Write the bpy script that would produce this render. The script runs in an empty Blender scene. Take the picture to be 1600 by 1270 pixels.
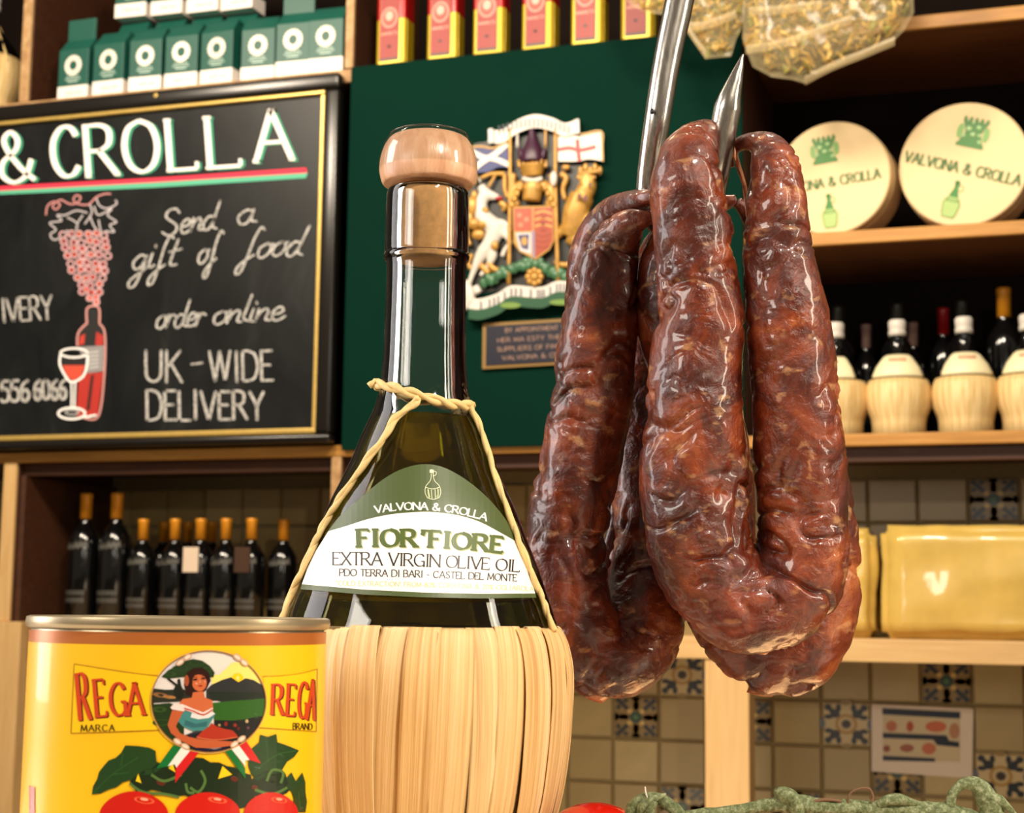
import bpy, bmesh, math, random
from mathutils import Vector, Matrix, noise
from mathutils.geometry import tessellate_polygon
random.seed(7)
scene = bpy.context.scene
COL = scene.collection

# ------------------------------------------------------------------ camera (image taken as 1600 x 1270)
FPX = 2500.0
YAW, PITCH, ROLL = math.radians(18.2), math.atan(320/2500), math.radians(0.7)
CAM = Vector((0, 0, 1.15))
_h = Vector((-math.sin(YAW), math.cos(YAW), 0)); _r0 = Vector((math.cos(YAW), math.sin(YAW), 0)); _z = Vector((0, 0, 1))
FWD = _h*math.cos(PITCH) + _z*math.sin(PITCH)
_u0 = -_h*math.sin(PITCH) + _z*math.cos(PITCH)
RT = _r0*math.cos(ROLL) + _u0*math.sin(ROLL)
UP = _u0*math.cos(ROLL) - _r0*math.sin(ROLL)
cam = bpy.data.cameras.new('camera'); camo = bpy.data.objects.new('camera', cam); COL.objects.link(camo)
M = Matrix((RT, UP, -FWD)).transposed().to_4x4(); M.translation = CAM
camo.matrix_world = M
cam.sensor_fit = 'HORIZONTAL'; cam.sensor_width = 36.0; cam.lens = 36.0*FPX/1600
cam.clip_start = 0.02; cam.clip_end = 50
cam.dof.use_dof = True; cam.dof.focus_distance = 0.66; cam.dof.aperture_fstop = 28
scene.camera = camo

# ------------------------------------------------------------------ world, lamps, exposure
w = bpy.data.worlds.new('world'); scene.world = w; w.use_nodes = True
bg = w.node_tree.nodes['Background']; bg.inputs[0].default_value = (1.0, 0.80, 0.58, 1); bg.inputs[1].default_value = 0.22
def area(name, loc, target, size, power, col, size_y=None):
    l = bpy.data.lights.new(name, 'AREA'); l.energy = power; l.color = col; l.size = size
    if size_y: l.shape = 'RECTANGLE'; l.size_y = size_y
    o = bpy.data.objects.new(name, l); COL.objects.link(o); o.location = loc
    o.rotation_euler = (Vector(target)-Vector(loc)).to_track_quat('-Z', 'Y').to_euler(); return o
WARM = (1.0, 0.85, 0.66)
for lx in (-2.3, -1.3, -0.3):
    area('ceiling_lamp', (lx, 1.45, 3.1), (lx-0.05, 3.4, 1.7), 0.35, 43, WARM)
area('low_lamp', (-0.9, 2.6, 0.4), (-0.7, 3.85, 0.95), 0.7, 5.0, (1.0, 0.80, 0.54))
area('left_lamp', (-1.10, 0.50, 1.50), (-0.1, 0.68, 1.2), 0.34, 8, (1.0, 0.94, 0.92), 0.9)
area('front_lamp', (0.50, 0.05, 1.95), (-0.05, 0.70, 1.12), 0.07, 15, (1.0, 0.90, 0.76))
area('front_left_fill', (-0.75, -0.15, 1.55), (-0.30, 0.5, 1.1), 0.3, 5.5, (1.0, 0.92, 0.82))  # unseen fill, added to brighten the can
area('right_lamp', (0.62, 0.62, 1.50), (0.0, 0.7, 1.15), 0.08, 4.5, (1.0, 0.88, 0.70), 0.6)
area('underside_fill', (-0.02, 1.02, 0.70), (0.0, 0.72, 1.12), 0.3, 2.0, (1.0, 0.56, 0.24))  # unseen fill, added to light the sausage undersides from below
scene.view_settings.view_transform = 'Standard'; scene.view_settings.look = 'None'
scene.view_settings.gamma = 1; scene.view_settings.use_curve_mapping = False
scene.view_settings.exposure = 0.0
scene.cycles.use_denoising = True
scene.cycles.transmission_bounces = 12; scene.cycles.transparent_max_bounces = 12; scene.cycles.max_bounces = 14
scene.cycles.caustics_refractive = False; scene.cycles.caustics_reflective = False
scene.cycles.sample_clamp_indirect = 6

# ------------------------------------------------------------------ measuring helpers
def ray(px, py): return FWD + RT*((px-800)/FPX) + UP*((635-py)/FPX)
def P(px, py, d): return CAM + ray(px, py)*d
def onY(px, py, Y):
    r = ray(px, py); return CAM + r*(Y/r.y)
def onZ(px, py, z):
    r = ray(px, py); return CAM + r*((z-CAM.z)/r.z)

# ------------------------------------------------------------------ colours and materials
def lin(c):
    if isinstance(c, str):
        c = c.lstrip('#'); c = tuple(int(c[i:i+2], 16)/255 for i in (0, 2, 4))
        c = tuple(v/12.92 if v <= .04045 else ((v+.055)/1.055)**2.4 for v in c)
    return (c[0], c[1], c[2], 1.0)
def mat(name):
    m = bpy.data.materials.new(name); m.use_nodes = True; nt = m.node_tree
    return m, nt, nt.nodes['Principled BSDF']
def N(nt, typ, **kw):
    n = nt.nodes.new(typ)
    for k, v in kw.items():
        if hasattr(n, k): setattr(n, k, v)
        else: n.inputs[k.replace('_', ' ')].default_value = v
    return n
def coords(nt, scale=(1, 1, 1), rot=(0, 0, 0), kind='Object'):
    tc = nt.nodes.new('ShaderNodeTexCoord'); mp = nt.nodes.new('ShaderNodeMapping')
    mp.inputs['Scale'].default_value = scale; mp.inputs['Rotation'].default_value = rot
    nt.links.new(tc.outputs[kind], mp.inputs[0]); return mp.outputs[0]
def noise_n(nt, vec, scale, detail=4, rough=.55, dist=0):
    n = nt.nodes.new('ShaderNodeTexNoise'); n.inputs['Scale'].default_value = scale; n.inputs['Detail'].default_value = detail
    n.inputs['Roughness'].default_value = rough; n.inputs['Distortion'].default_value = dist
    nt.links.new(vec, n.inputs['Vector']); return n.outputs[0]
def ramp(nt, fac, stops):
    r = nt.nodes.new('ShaderNodeValToRGB'); el = r.color_ramp.elements
    while len(el) < len(stops): el.new(.5)
    for e, (p, c) in zip(el, stops): e.position = p; e.color = lin(c)
    nt.links.new(fac, r.inputs[0]); return r.outputs[0]
def mixc(nt, fac, a, b, typ='MIX'):
    m = nt.nodes.new('ShaderNodeMix'); m.data_type = 'RGBA'; m.blend_type = typ
    for s, v in ((0, fac), (6, a), (7, b)):
        if hasattr(v, 'is_linked'): nt.links.new(v, m.inputs[s])
        else: m.inputs[s].default_value = v
    return m.outputs[2]
def bump(nt, b, h, strength, dist, prev=None):
    n = nt.nodes.new('ShaderNodeBump'); n.inputs['Strength'].default_value = strength; n.inputs['Distance'].default_value = dist
    nt.links.new(h, n.inputs['Height'])
    if prev is not None: nt.links.new(prev, n.inputs['Normal'])
    nt.links.new(n.outputs[0], b.inputs['Normal']); return n.outputs[0]
def plain(name, c, rough=.5, metal=0, vary=.06, nscale=60, **kw):
    m, nt, b = mat(name); v = coords(nt)
    f = noise_n(nt, v, nscale)
    c = lin(c); a = tuple(x*(1-vary*2) for x in c[:3])+(1,); d = tuple(min(1, x*(1+vary*2)) for x in c[:3])+(1,)
    nt.links.new(mixc(nt, f, a, d), b.inputs['Base Color'])
    b.inputs['Roughness'].default_value = rough; b.inputs['Metallic'].default_value = metal
    for k, val in kw.items(): b.inputs[k.replace('_', ' ')].default_value = val
    return m
def wood(name, c1, c2, c3, rough=.55, along=(1, 14, 14), sc=6):
    m, nt, b = mat(name); v = coords(nt, along)
    f = noise_n(nt, v, sc, 6, .62, .6)
    c = ramp(nt, f, [(.30, c1), (.52, c2), (.72, c3)])
    f2 = noise_n(nt, coords(nt), 5, 3)
    c = mixc(nt, f2, c, c2 if not isinstance(c2, str) else lin(c2))
    nt.links.new(c, b.inputs['Base Color']); b.inputs['Roughness'].default_value = rough
    bump(nt, b, f, .25, .002); return m
MT = {}
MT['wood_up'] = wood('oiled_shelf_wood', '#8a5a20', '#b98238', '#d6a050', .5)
MT['wood_dark'] = wood('dark_wood_and_shade', '#2a1407', '#43220d', '#5c3214', .6)  # dark wood; on the edged boards it also carries their shade
MT['wood_under'] = wood('shaded_shelf_wood', '#4a2810', '#6e3f1a', '#8a5426', .6)
MT['pine'] = wood('pale_pine', '#b98f58', '#d2ab72', '#e0bf8a', .5)
MT['pine_v'] = wood('pale_pine_upright', '#b98f58', '#d2ab72', '#e0bf8a', .5, (14, 14, 1))
MT['old_edge'] = wood('worn_painted_wood_edge', '#6b431c', '#b08a5c', '#d9bf98', .6, (3, 10, 3), 12)
MT['back_shade'] = plain('near_black_back_shade', '#140c08', .85, 0, .2, 6, Specular_IOR_Level=.1)  # shade of the compartments put into the back panel colour
MT['green'] = plain('dark_green_panel_paint', '#03261d', .8, 0, .08, 4, Specular_IOR_Level=.05)
MT['black_frame'] = plain('black_lacquered_frame', '#14110f', .25)
MT['gold'] = plain('gold_bead', '#d3b262', .35, .5, .1, 90)
MT['gold_paint'] = plain('old_gold_paint', '#b88a40', .38, .25, .28, 55)
MT['white_paint'] = plain('cream_white_enamel', '#cfc9c0', .4, 0, .06, 60)
MT['plaster'] = plain('shop_plaster', '#b7a27c', .8)
MT['grout'] = plain('tile_grout', '#8a7a58', .85, 0, .1, 100)
def prm(name, rough=.5, metal=0, coat=0, **kw):
    m, nt, b = mat(name)
    a = nt.nodes.new('ShaderNodeAttribute'); a.attribute_name = 'Col'
    nt.links.new(a.outputs['Color'], b.inputs['Base Color'])
    b.inputs['Roughness'].default_value = rough; b.inputs['Metallic'].default_value = metal; b.inputs['Coat Weight'].default_value = coat
    for k, val in kw.items(): b.inputs[k.replace('_', ' ')].default_value = val
    return m
MT['print'] = prm('flat_print', .45)
MT['gloss_print'] = prm('glossy_print', .22, 0, .3)
MT['glaze'] = prm('glazed_tile', .34, 0, .1)
MT['enamel'] = prm('painted_relief', .38)
def chalk():
    m, nt, b = mat('chalk'); a = nt.nodes.new('ShaderNodeAttribute'); a.attribute_name = 'Col'
    f = noise_n(nt, coords(nt, (1, 1, 1)), 260, 5, .8)
    d = ramp(nt, f, [(.36, (.08, .08, .08)), (.52, (.60, .60, .60)), (.66, (1, 1, 1))])
    nt.links.new(mixc(nt, 1.0, a.outputs['Color'], d, 'MULTIPLY'), b.inputs['Base Color']); b.inputs['Roughness'].default_value = .95
    return m
MT['chalk'] = chalk()
MT['chalk_solid'] = prm('chalk_paint', .8)
def board():
    m, nt, b = mat('chalkboard_slate'); v = coords(nt)
    f = noise_n(nt, coords(nt, (3, 1, 1.2)), 2.6, 5, .6, .8)
    nt.links.new(ramp(nt, f, [(.35, '#0d0f11'), (.6, '#181a1b'), (.8, '#292b2b')]), b.inputs['Base Color'])
    b.inputs['Roughness'].default_value = .36; b.inputs['Specular IOR Level'].default_value = .25; return m
MT['board'] = board()
def sausage_mat():
    m, nt, b = mat('dried_pork_sausage'); v = coords(nt)
    n1 = noise_n(nt, v, 30, 7, .64, .9)
    c = ramp(nt, n1, [(.28, '#220702'), (.46, '#4e1605'), (.60, '#7f3411'), (.74, '#b06434')])
    n2 = noise_n(nt, coords(nt, (1, 1, 1.6)), 105, 3, .5, .3)
    f2 = ramp(nt, n2, [(.60, (0, 0, 0)), (.72, (.5, .5, .5))])
    c = mixc(nt, f2, c, lin('#cf9a66'))
    n3 = noise_n(nt, v, 14, 3)
    f3 = ramp(nt, n3, [(.54, (0, 0, 0)), (.70, (.3, .3, .3))])
    c = mixc(nt, f3, c, lin('#8e4e48'))
    nt.links.new(c, b.inputs['Base Color'])
    r = ramp(nt, noise_n(nt, v, 60, 4), [(.3, (.24, .24, .24)), (.7, (.52, .52, .52))])
    nt.links.new(r, b.inputs['Roughness'])
    b.inputs['Coat Weight'].default_value = .5; b.inputs['Coat Roughness'].default_value = .09
    b.inputs['Subsurface Weight'].default_value = .12; b.inputs['Subsurface Radius'].default_value = (.004, .0015, .0008); b.inputs['Subsurface Scale'].default_value = 1
    p0 = bump(nt, b, noise_n(nt, v, 95, 3, .55, 1.6), .35, .003)
    p = bump(nt, b, noise_n(nt, v, 260, 5, .65, .5), .55, .0012, p0)
    bump(nt, b, noise_n(nt, v, 900, 2), .15, .0004, p)
    return m
MT['sausage'] = sausage_mat()
def casing_mat():
    m, nt, b = mat('translucent_sausage_casing'); v = coords(nt)
    c = ramp(nt, noise_n(nt, v, 90, 4, .6, .6), [(.35, '#8a3a1c'), (.55, '#c98258'), (.7, '#e0a878')])
    nt.links.new(c, b.inputs['Base Color']); b.inputs['Roughness'].default_value = .3
    b.inputs['Subsurface Weight'].default_value = .4; b.inputs['Subsurface Radius'].default_value = (.006, .002, .001); b.inputs['Subsurface Scale'].default_value = 1
    bump(nt, b, noise_n(nt, v, 300, 4), .5, .001); return m
MT['casing'] = casing_mat()
def steel():
    m, nt, b = mat('worn_steel'); f = noise_n(nt, coords(nt, (1, 1, .15)), 500, 4, .7)
    nt.links.new(ramp(nt, f, [(.3, '#a9a39a'), (.7, '#d9d5cd')]), b.inputs['Base Color'])
    b.inputs['Metallic'].default_value = 1; b.inputs['Roughness'].default_value = .24
    bump(nt, b, f, .12, .0004); return m
MT['steel'] = steel()
MT['tinplate'] = plain('tinplate', '#b5a484', .32, .75, .12, 40)
MT['copper_band'] = plain('bare_lacquered_tin', '#b9692e', .34, .35, .1, 30)
def glass(name, col, rough=.0, ior=1.5):
    m, nt, b = mat(name); b.inputs['Base Color'].default_value = lin(col)
    b.inputs['Transmission Weight'].default_value = 1; b.inputs['Roughness'].default_value = rough; b.inputs['IOR'].default_value = ior
    return m
def thin_glass(name):
    m = bpy.data.materials.new(name); m.use_nodes = True; nt = m.node_tree; nt.nodes.clear()
    o = nt.nodes.new('ShaderNodeOutputMaterial'); t = nt.nodes.new('ShaderNodeBsdfTransparent'); g = nt.nodes.new('ShaderNodeBsdfGlossy'); g.inputs['Roughness'].default_value = .03
    lw = nt.nodes.new('ShaderNodeLayerWeight'); lw.inputs[0].default_value = .30
    nt.links.new(ramp(nt, lw.outputs['Facing'], [(.45, (.985, .985, .98)), (.85, (.96, .96, .94)), (1, (.90, .91, .86))]), t.inputs[0])
    lw2 = nt.nodes.new('ShaderNodeLayerWeight'); lw2.inputs[0].default_value = .26
    mx = nt.nodes.new('ShaderNodeMixShader'); nt.links.new(lw2.outputs['Fresnel'], mx.inputs[0]); nt.links.new(t.outputs[0], mx.inputs[1]); nt.links.new(g.outputs[0], mx.inputs[2]); nt.links.new(mx.outputs[0], o.inputs[0]); return m
MT['glass'] = thin_glass('clear_bottle_glass')
def oil():
    m, nt, b = mat('olive_oil'); b.inputs['Base Color'].default_value = lin((.42, .38, .02)); b.inputs['Transmission Weight'].default_value = 1; b.inputs['Roughness'].default_value = .03; b.inputs['IOR'].default_value = 1.47
    o = nt.nodes['Material Output']; tr = nt.nodes.new('ShaderNodeBsdfTranslucent'); tr.inputs[0].default_value = lin((.45, .40, .02)); tp = nt.nodes.new('ShaderNodeBsdfTransparent'); tp.inputs[0].default_value = lin((.40, .36, .03))
    m1 = nt.nodes.new('ShaderNodeMixShader'); m1.inputs[0].default_value = .45; nt.links.new(b.outputs[0], m1.inputs[1]); nt.links.new(tp.outputs[0], m1.inputs[2])
    m2 = nt.nodes.new('ShaderNodeMixShader'); m2.inputs[0].default_value = .07; nt.links.new(m1.outputs[0], m2.inputs[1]); nt.links.new(tr.outputs[0], m2.inputs[2]); nt.links.new(m2.outputs[0], o.inputs[0]); return m
MT['oil'] = oil()
MT['film'] = glass('clear_shrink_film', (.97, .97, .97), .05, 1.2)
def thin(name, col, fac):
    m = bpy.data.materials.new(name); m.use_nodes = True; nt = m.node_tree; nt.nodes.clear()
    o = nt.nodes.new('ShaderNodeOutputMaterial'); t = nt.nodes.new('ShaderNodeBsdfTransparent'); g = nt.nodes.new('ShaderNodeBsdfGlossy')
    t.inputs[0].default_value = lin(col); g.inputs['Roughness'].default_value = .06
    mx = nt.nodes.new('ShaderNodeMixShader'); mx.inputs[0].default_value = fac
    nt.links.new(t.outputs[0], mx.inputs[1]); nt.links.new(g.outputs[0], mx.inputs[2]); nt.links.new(mx.outputs[0], o.inputs[0]); return m
MT['film_clear'] = thin('clear_film', (.97, .97, .96), .05); MT['film_rim'] = plain('film_rim', '#3a3630', .2)
MT['darkglass'] = plain('dark_bottle_glass', '#08090a', .12, 0, .0, 10, Coat_Weight=.3)
def plastic_film():
    m = bpy.data.materials.new('cellophane'); m.use_nodes = True; nt = m.node_tree; nt.nodes.clear()
    o = nt.nodes.new('ShaderNodeOutputMaterial'); t = nt.nodes.new('ShaderNodeBsdfTransparent'); g = nt.nodes.new('ShaderNodeBsdfPrincipled')
    g.inputs['Base Color'].default_value = lin('#d9c99a'); g.inputs['Roughness'].default_value = .15
    mx = nt.nodes.new('ShaderNodeMixShader'); mx.inputs[0].default_value = .17
    nt.links.new(t.outputs[0], mx.inputs[1]); nt.links.new(g.outputs[0], mx.inputs[2]); nt.links.new(mx.outputs[0], o.inputs[0]); return m
MT['cello'] = plastic_film()

def seam():
    m = bpy.data.materials.new('folded_film'); m.use_nodes = True; nt = m.node_tree; nt.nodes.clear()
    o = nt.nodes.new('ShaderNodeOutputMaterial'); t = nt.nodes.new('ShaderNodeBsdfTransparent'); g = nt.nodes.new('ShaderNodeBsdfPrincipled')
    g.inputs['Base Color'].default_value = lin('#c4ad7c'); g.inputs['Roughness'].default_value = .3
    mx = nt.nodes.new('ShaderNodeMixShader'); mx.inputs[0].default_value = .36
    nt.links.new(t.outputs[0], mx.inputs[1]); nt.links.new(g.outputs[0], mx.inputs[2]); nt.links.new(mx.outputs[0], o.inputs[0]); return m
MT['seam_film'] = seam()
MT['pasta'] = plain('dried_pasta', '#d9b45a', .55, 0, .2, 80)
MT['pasta_green'] = plain('dried_spinach_pasta', '#8a8a3a', .55, 0, .2, 80)
def straw():
    m, nt, b = mat('plaited_straw'); tc = nt.nodes.new('ShaderNodeTexCoord')
    mp = nt.nodes.new('ShaderNodeMapping'); mp.inputs['Scale'].default_value = (90, 1.6, 1); nt.links.new(tc.outputs['UV'], mp.inputs[0])
    oi = nt.nodes.new('ShaderNodeObjectInfo'); nt.links.new(oi.outputs['Random'], mp.inputs['Location'])
    f = noise_n(nt, mp.outputs[0], 1.0, 5, .7)
    c = ramp(nt, f, [(.30, '#a8793c'), (.46, '#d6ad6e'), (.62, '#eccb94'), (.8, '#f6e0b4')])
    v = ramp(nt, oi.outputs['Random'], [(0, '#cf9f60'), (1, '#ecd0a0')])
    c = mixc(nt, .4, c, v); nt.links.new(c, b.inputs['Base Color']); b.inputs['Roughness'].default_value = .55
    bump(nt, b, f, .55, .0011); return m
MT['straw'] = straw()
MT['raffia'] = plain('raffia', '#d9bb7c', .6, 0, .15, 300)
MT['capwood'] = wood('turned_beech', '#a9714e', '#cf9f7c', '#dcb391', .3, (40, 40, 3), 6)
MT['cork'] = plain('cork', '#b98a52', .8, 0, .2, 300)
MT['tomato'] = plain('tomato_skin', '#c81a08', .16, 0, .06, 20, Coat_Weight=.4)
def stem_mat():
    m, nt, b = mat('tomato_vine'); f = noise_n(nt, coords(nt), 520, 6, .75)
    nt.links.new(ramp(nt, f, [(.34, '#3a4324'), (.5, '#656f46'), (.66, '#9aa07e')]), b.inputs['Base Color']); b.inputs['Roughness'].default_value = .7
    bump(nt, b, f, .6, .001); return m
MT['vine'] = stem_mat()
MT['dryvine'] = plain('dried_tendril', '#6a4a30', .7)
MT['cheese'] = plain('waxed_yellow_cheese', '#cfae58', .25, 0, .14, 14, Coat_Weight=.6)
MT['boxwood'] = plain('poplar_cheese_box', '#efd3a0', .55, 0, .05, 8)
MT['carton'] = plain('green_carton', '#145246', .45, 0, .06, 20)
MT['carton_white'] = plain('white_carton', '#efe6de', .5, 0, .03, 20)
MT['capsule'] = plain('orange_gold_capsule', '#d98f1e', .4, .2)
MT['capsule_black'] = plain('black_capsule', '#1c1c18', .4)
MT['capsule_red'] = plain('red_capsule', '#a01616', .35)
MT['tin_gold'] = plain('yellow_gold_tin', '#b39a16', .32, .3, .08, 20)
MT['tin_red'] = plain('deep_red_tin', '#a30d12', .22, .2, .08, 20)
MT['floor'] = plain('terrazzo_floor', '#6b5a45', .5)
MT['counter'] = plain('pale_marble_counter', '#ddd0bc', .25, 0, .05, 9)
MT['paper'] = plain('laminated_paper', '#d9c6b0', .3, 0, .02)
MT['blackthing'] = plain('black_plastic', '#0b0b0b', .4)

# ------------------------------------------------------------------ object helpers
def props(o, label=None, cat=None, group=None, kind=None):
    if label: o['label'] = label
    if cat: o['category'] = cat
    if group: o['group'] = group
    if kind: o['kind'] = kind
    return o
def empty(name, loc, label=None, cat=None, group=None, rz=0):
    o = bpy.data.objects.new(name, None); COL.objects.link(o); o.location = loc; o.rotation_euler = (0, 0, rz); o.empty_display_size = .02
    return props(o, label, cat, group)
def copy_tree(o, parent=None):
    c = o.copy(); COL.objects.link(c); c.parent = parent
    for ch in KIDS.get(o.name, []): copy_tree(ch, c)
    return c
KIDS = {}
class MB:
    def __init__(s): s.v = []; s.f = []; s.c = []; s.uv = {}; s.m = []
    def add(s, vs, fs, col=None, mi=0):
        k = len(s.v); s.v += [Vector(v) for v in vs]; s.f += [tuple(i+k for i in f) for f in fs]
        s.c += [col]*len(fs); s.m += [mi]*len(fs); return k
    def box(s, a, b, col=None, mi=0):
        (x0, y0, z0), (x1, y1, z1) = a, b
        s.add([(x0, y0, z0), (x1, y0, z0), (x1, y1, z0), (x0, y1, z0), (x0, y0, z1), (x1, y0, z1), (x1, y1, z1), (x0, y1, z1)],
              [(0, 3, 2, 1), (4, 5, 6, 7), (0, 1, 5, 4), (1, 2, 6, 5), (2, 3, 7, 6), (3, 0, 4, 7)], col, mi)
    def lathe(s, prof, seg=32, c=(0, 0, 0), col=None, mi=0, caps=True):
        n = len(prof); vs = []
        for r, z in prof:
            for k in range(seg):
                a = 2*math.pi*k/seg; vs.append((c[0]+r*math.cos(a), c[1]+r*math.sin(a), c[2]+z))
        fs = [(i*seg+k, i*seg+(k+1) % seg, (i+1)*seg+(k+1) % seg, (i+1)*seg+k) for i in range(n-1) for k in range(seg)]
        if caps: fs += [tuple(range(seg-1, -1, -1)), tuple((n-1)*seg+k for k in range(seg))]
        s.add(vs, fs, col, mi)
    def tube(s, pts, radii, seg=10, col=None, mi=0, flat=1.0, fdir=None, disp=None):
        pts = [Vector(p) for p in pts]; n = len(pts)
        t0 = (pts[1]-pts[0]).normalized(); ref = fdir or (Vector((0, 0, 1)) if abs(t0.z) < .9 else Vector((1, 0, 0)))
        nv = t0.cross(ref).normalized(); vs = []; L = 0
        for i in range(n):
            t = (pts[min(i+1, n-1)]-pts[max(i-1, 0)]).normalized()
            nv = (nv-t*nv.dot(t)).normalized(); bv = t.cross(nv)
            if i: L += (pts[i]-pts[i-1]).length
            for k in range(seg):
                a = 2*math.pi*k/seg; d = nv*math.cos(a)+bv*math.sin(a)*flat
                r = radii[i] if not disp else radii[i]+disp(pts[i], d, radii[i], a, L)
                vs.append(pts[i]+d*r)
        fs = [(i*seg+k, i*seg+(k+1) % seg, (i+1)*seg+(k+1) % seg, (i+1)*seg+k) for i in range(n-1) for k in range(seg)]
        fs += [tuple(range(seg-1, -1, -1)), tuple((n-1)*seg+k for k in range(seg))]
        s.add(vs, fs, col, mi)
    def ball(s, c, r, seg=16, rings=10, col=None, mi=0, rot=None):
        c = Vector(c); r = r if hasattr(r, '__len__') else (r, r, r); vs = []
        for i in range(rings+1):
            th = math.pi*i/rings; th = min(max(th, .02), math.pi-.02)
            for k in range(seg):
                a = 2*math.pi*k/seg; p = Vector((r[0]*math.sin(th)*math.cos(a), r[1]*math.sin(th)*math.sin(a), r[2]*math.cos(th)))
                vs.append(c+(rot @ p if rot else p))
        fs = [(i*seg+k, (i+1)*seg+k, (i+1)*seg+(k+1) % seg, i*seg+(k+1) % seg) for i in range(rings) for k in range(seg)]
        fs += [tuple(range(seg)), tuple(rings*seg+k for k in range(seg-1, -1, -1))]
        s.add(vs, fs, col, mi)
    def prism(s, poly, f0, f1, col=None, mi=0):
        """poly: 2D points; f0/f1 map them to the front and the back face"""
        n = len(poly); vs = [f0(*p) for p in poly]+[f1(*p) for p in poly]
        tri = tessellate_polygon([[Vector((p[0], p[1], 0)) for p in poly]])
        fs = [tuple(t) for t in tri]+[tuple(n+i for i in reversed(t)) for t in tri]+[(i, (i+1) % n, n+(i+1) % n, n+i) for i in range(n)]
        s.add(vs, fs, col, mi)
    def build(s, name, m, parent=None, smooth=False, bevel=0, bseg=2, remesh=0, fixn=True, **kw):
        me = bpy.data.meshes.new(name)
        org = parent['_org'] if parent is not None and '_org' in parent else None
        off = Vector(org) if org is not None else Vector((0, 0, 0))
        me.from_pydata([v-off for v in s.v], [], s.f); me.update()
        ms = m if isinstance(m, (list, tuple)) else [m]
        for x in ms: me.materials.append(MT[x] if isinstance(x, str) else x)
        for p, i in zip(me.polygons, s.m): p.material_index = i; p.use_smooth = smooth
        if any(c is not None for c in s.c):
            ca = me.color_attributes.new('Col', 'FLOAT_COLOR', 'CORNER')
            for p, c in zip(me.polygons, s.c):
                c = lin(c or '#ffffff')
                for li in p.loop_indices: ca.data[li].color = c
        if s.uv:
            ul = me.uv_layers.new(name='UVMap')
            for l in me.loops: ul.data[l.index].uv = s.uv.get(l.vertex_index, (0, 0))
        if fixn:
            bm = bmesh.new(); bm.from_mesh(me); bmesh.ops.recalc_face_normals(bm, faces=bm.faces); bm.to_mesh(me); bm.free()
        o = bpy.data.objects.new(name, me); COL.objects.link(o)
        if parent is not None:
            o.parent = parent; KIDS.setdefault(parent.name, []).append(o)
            if org is not None: o['_org'] = org
        if bevel:
            b = o.modifiers.new('bevel', 'BEVEL'); b.width = bevel; b.segments = bseg; b.limit_method = 'ANGLE'; b.harden_normals = False
            for p in me.polygons: p.use_smooth = bseg > 2
        if remesh:
            b = o.modifiers.new('remesh', 'REMESH'); b.mode = 'VOXEL'; b.voxel_size = remesh; b.use_smooth_shade = True
            b = o.modifiers.new('smooth', 'SMOOTH'); b.iterations = 3
        return props(o, **kw)
def root(name, loc, label=None, cat=None, group=None):
    """Empty whose parts are written in world coordinates"""
    o = empty(name, loc, label, cat, group); o['_org'] = tuple(loc); return o
def catmull(pts, per=8):
    """pts: list of tuples; returns a smooth list through them"""
    out = []; n = len(pts)
    for i in range(n-1):
        p0, p1, p2, p3 = pts[max(i-1, 0)], pts[i], pts[i+1], pts[min(i+2, n-1)]
        for k in range(per):
            t = k/per; out.append(tuple(.5*((2*b)+(c-a)*t+(2*a-5*b+4*c-d)*t*t+(3*b-a-3*c+d)*t**3) for a, b, c, d in zip(p0, p1, p2, p3)))
    out.append(tuple(pts[-1])); return out

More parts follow.
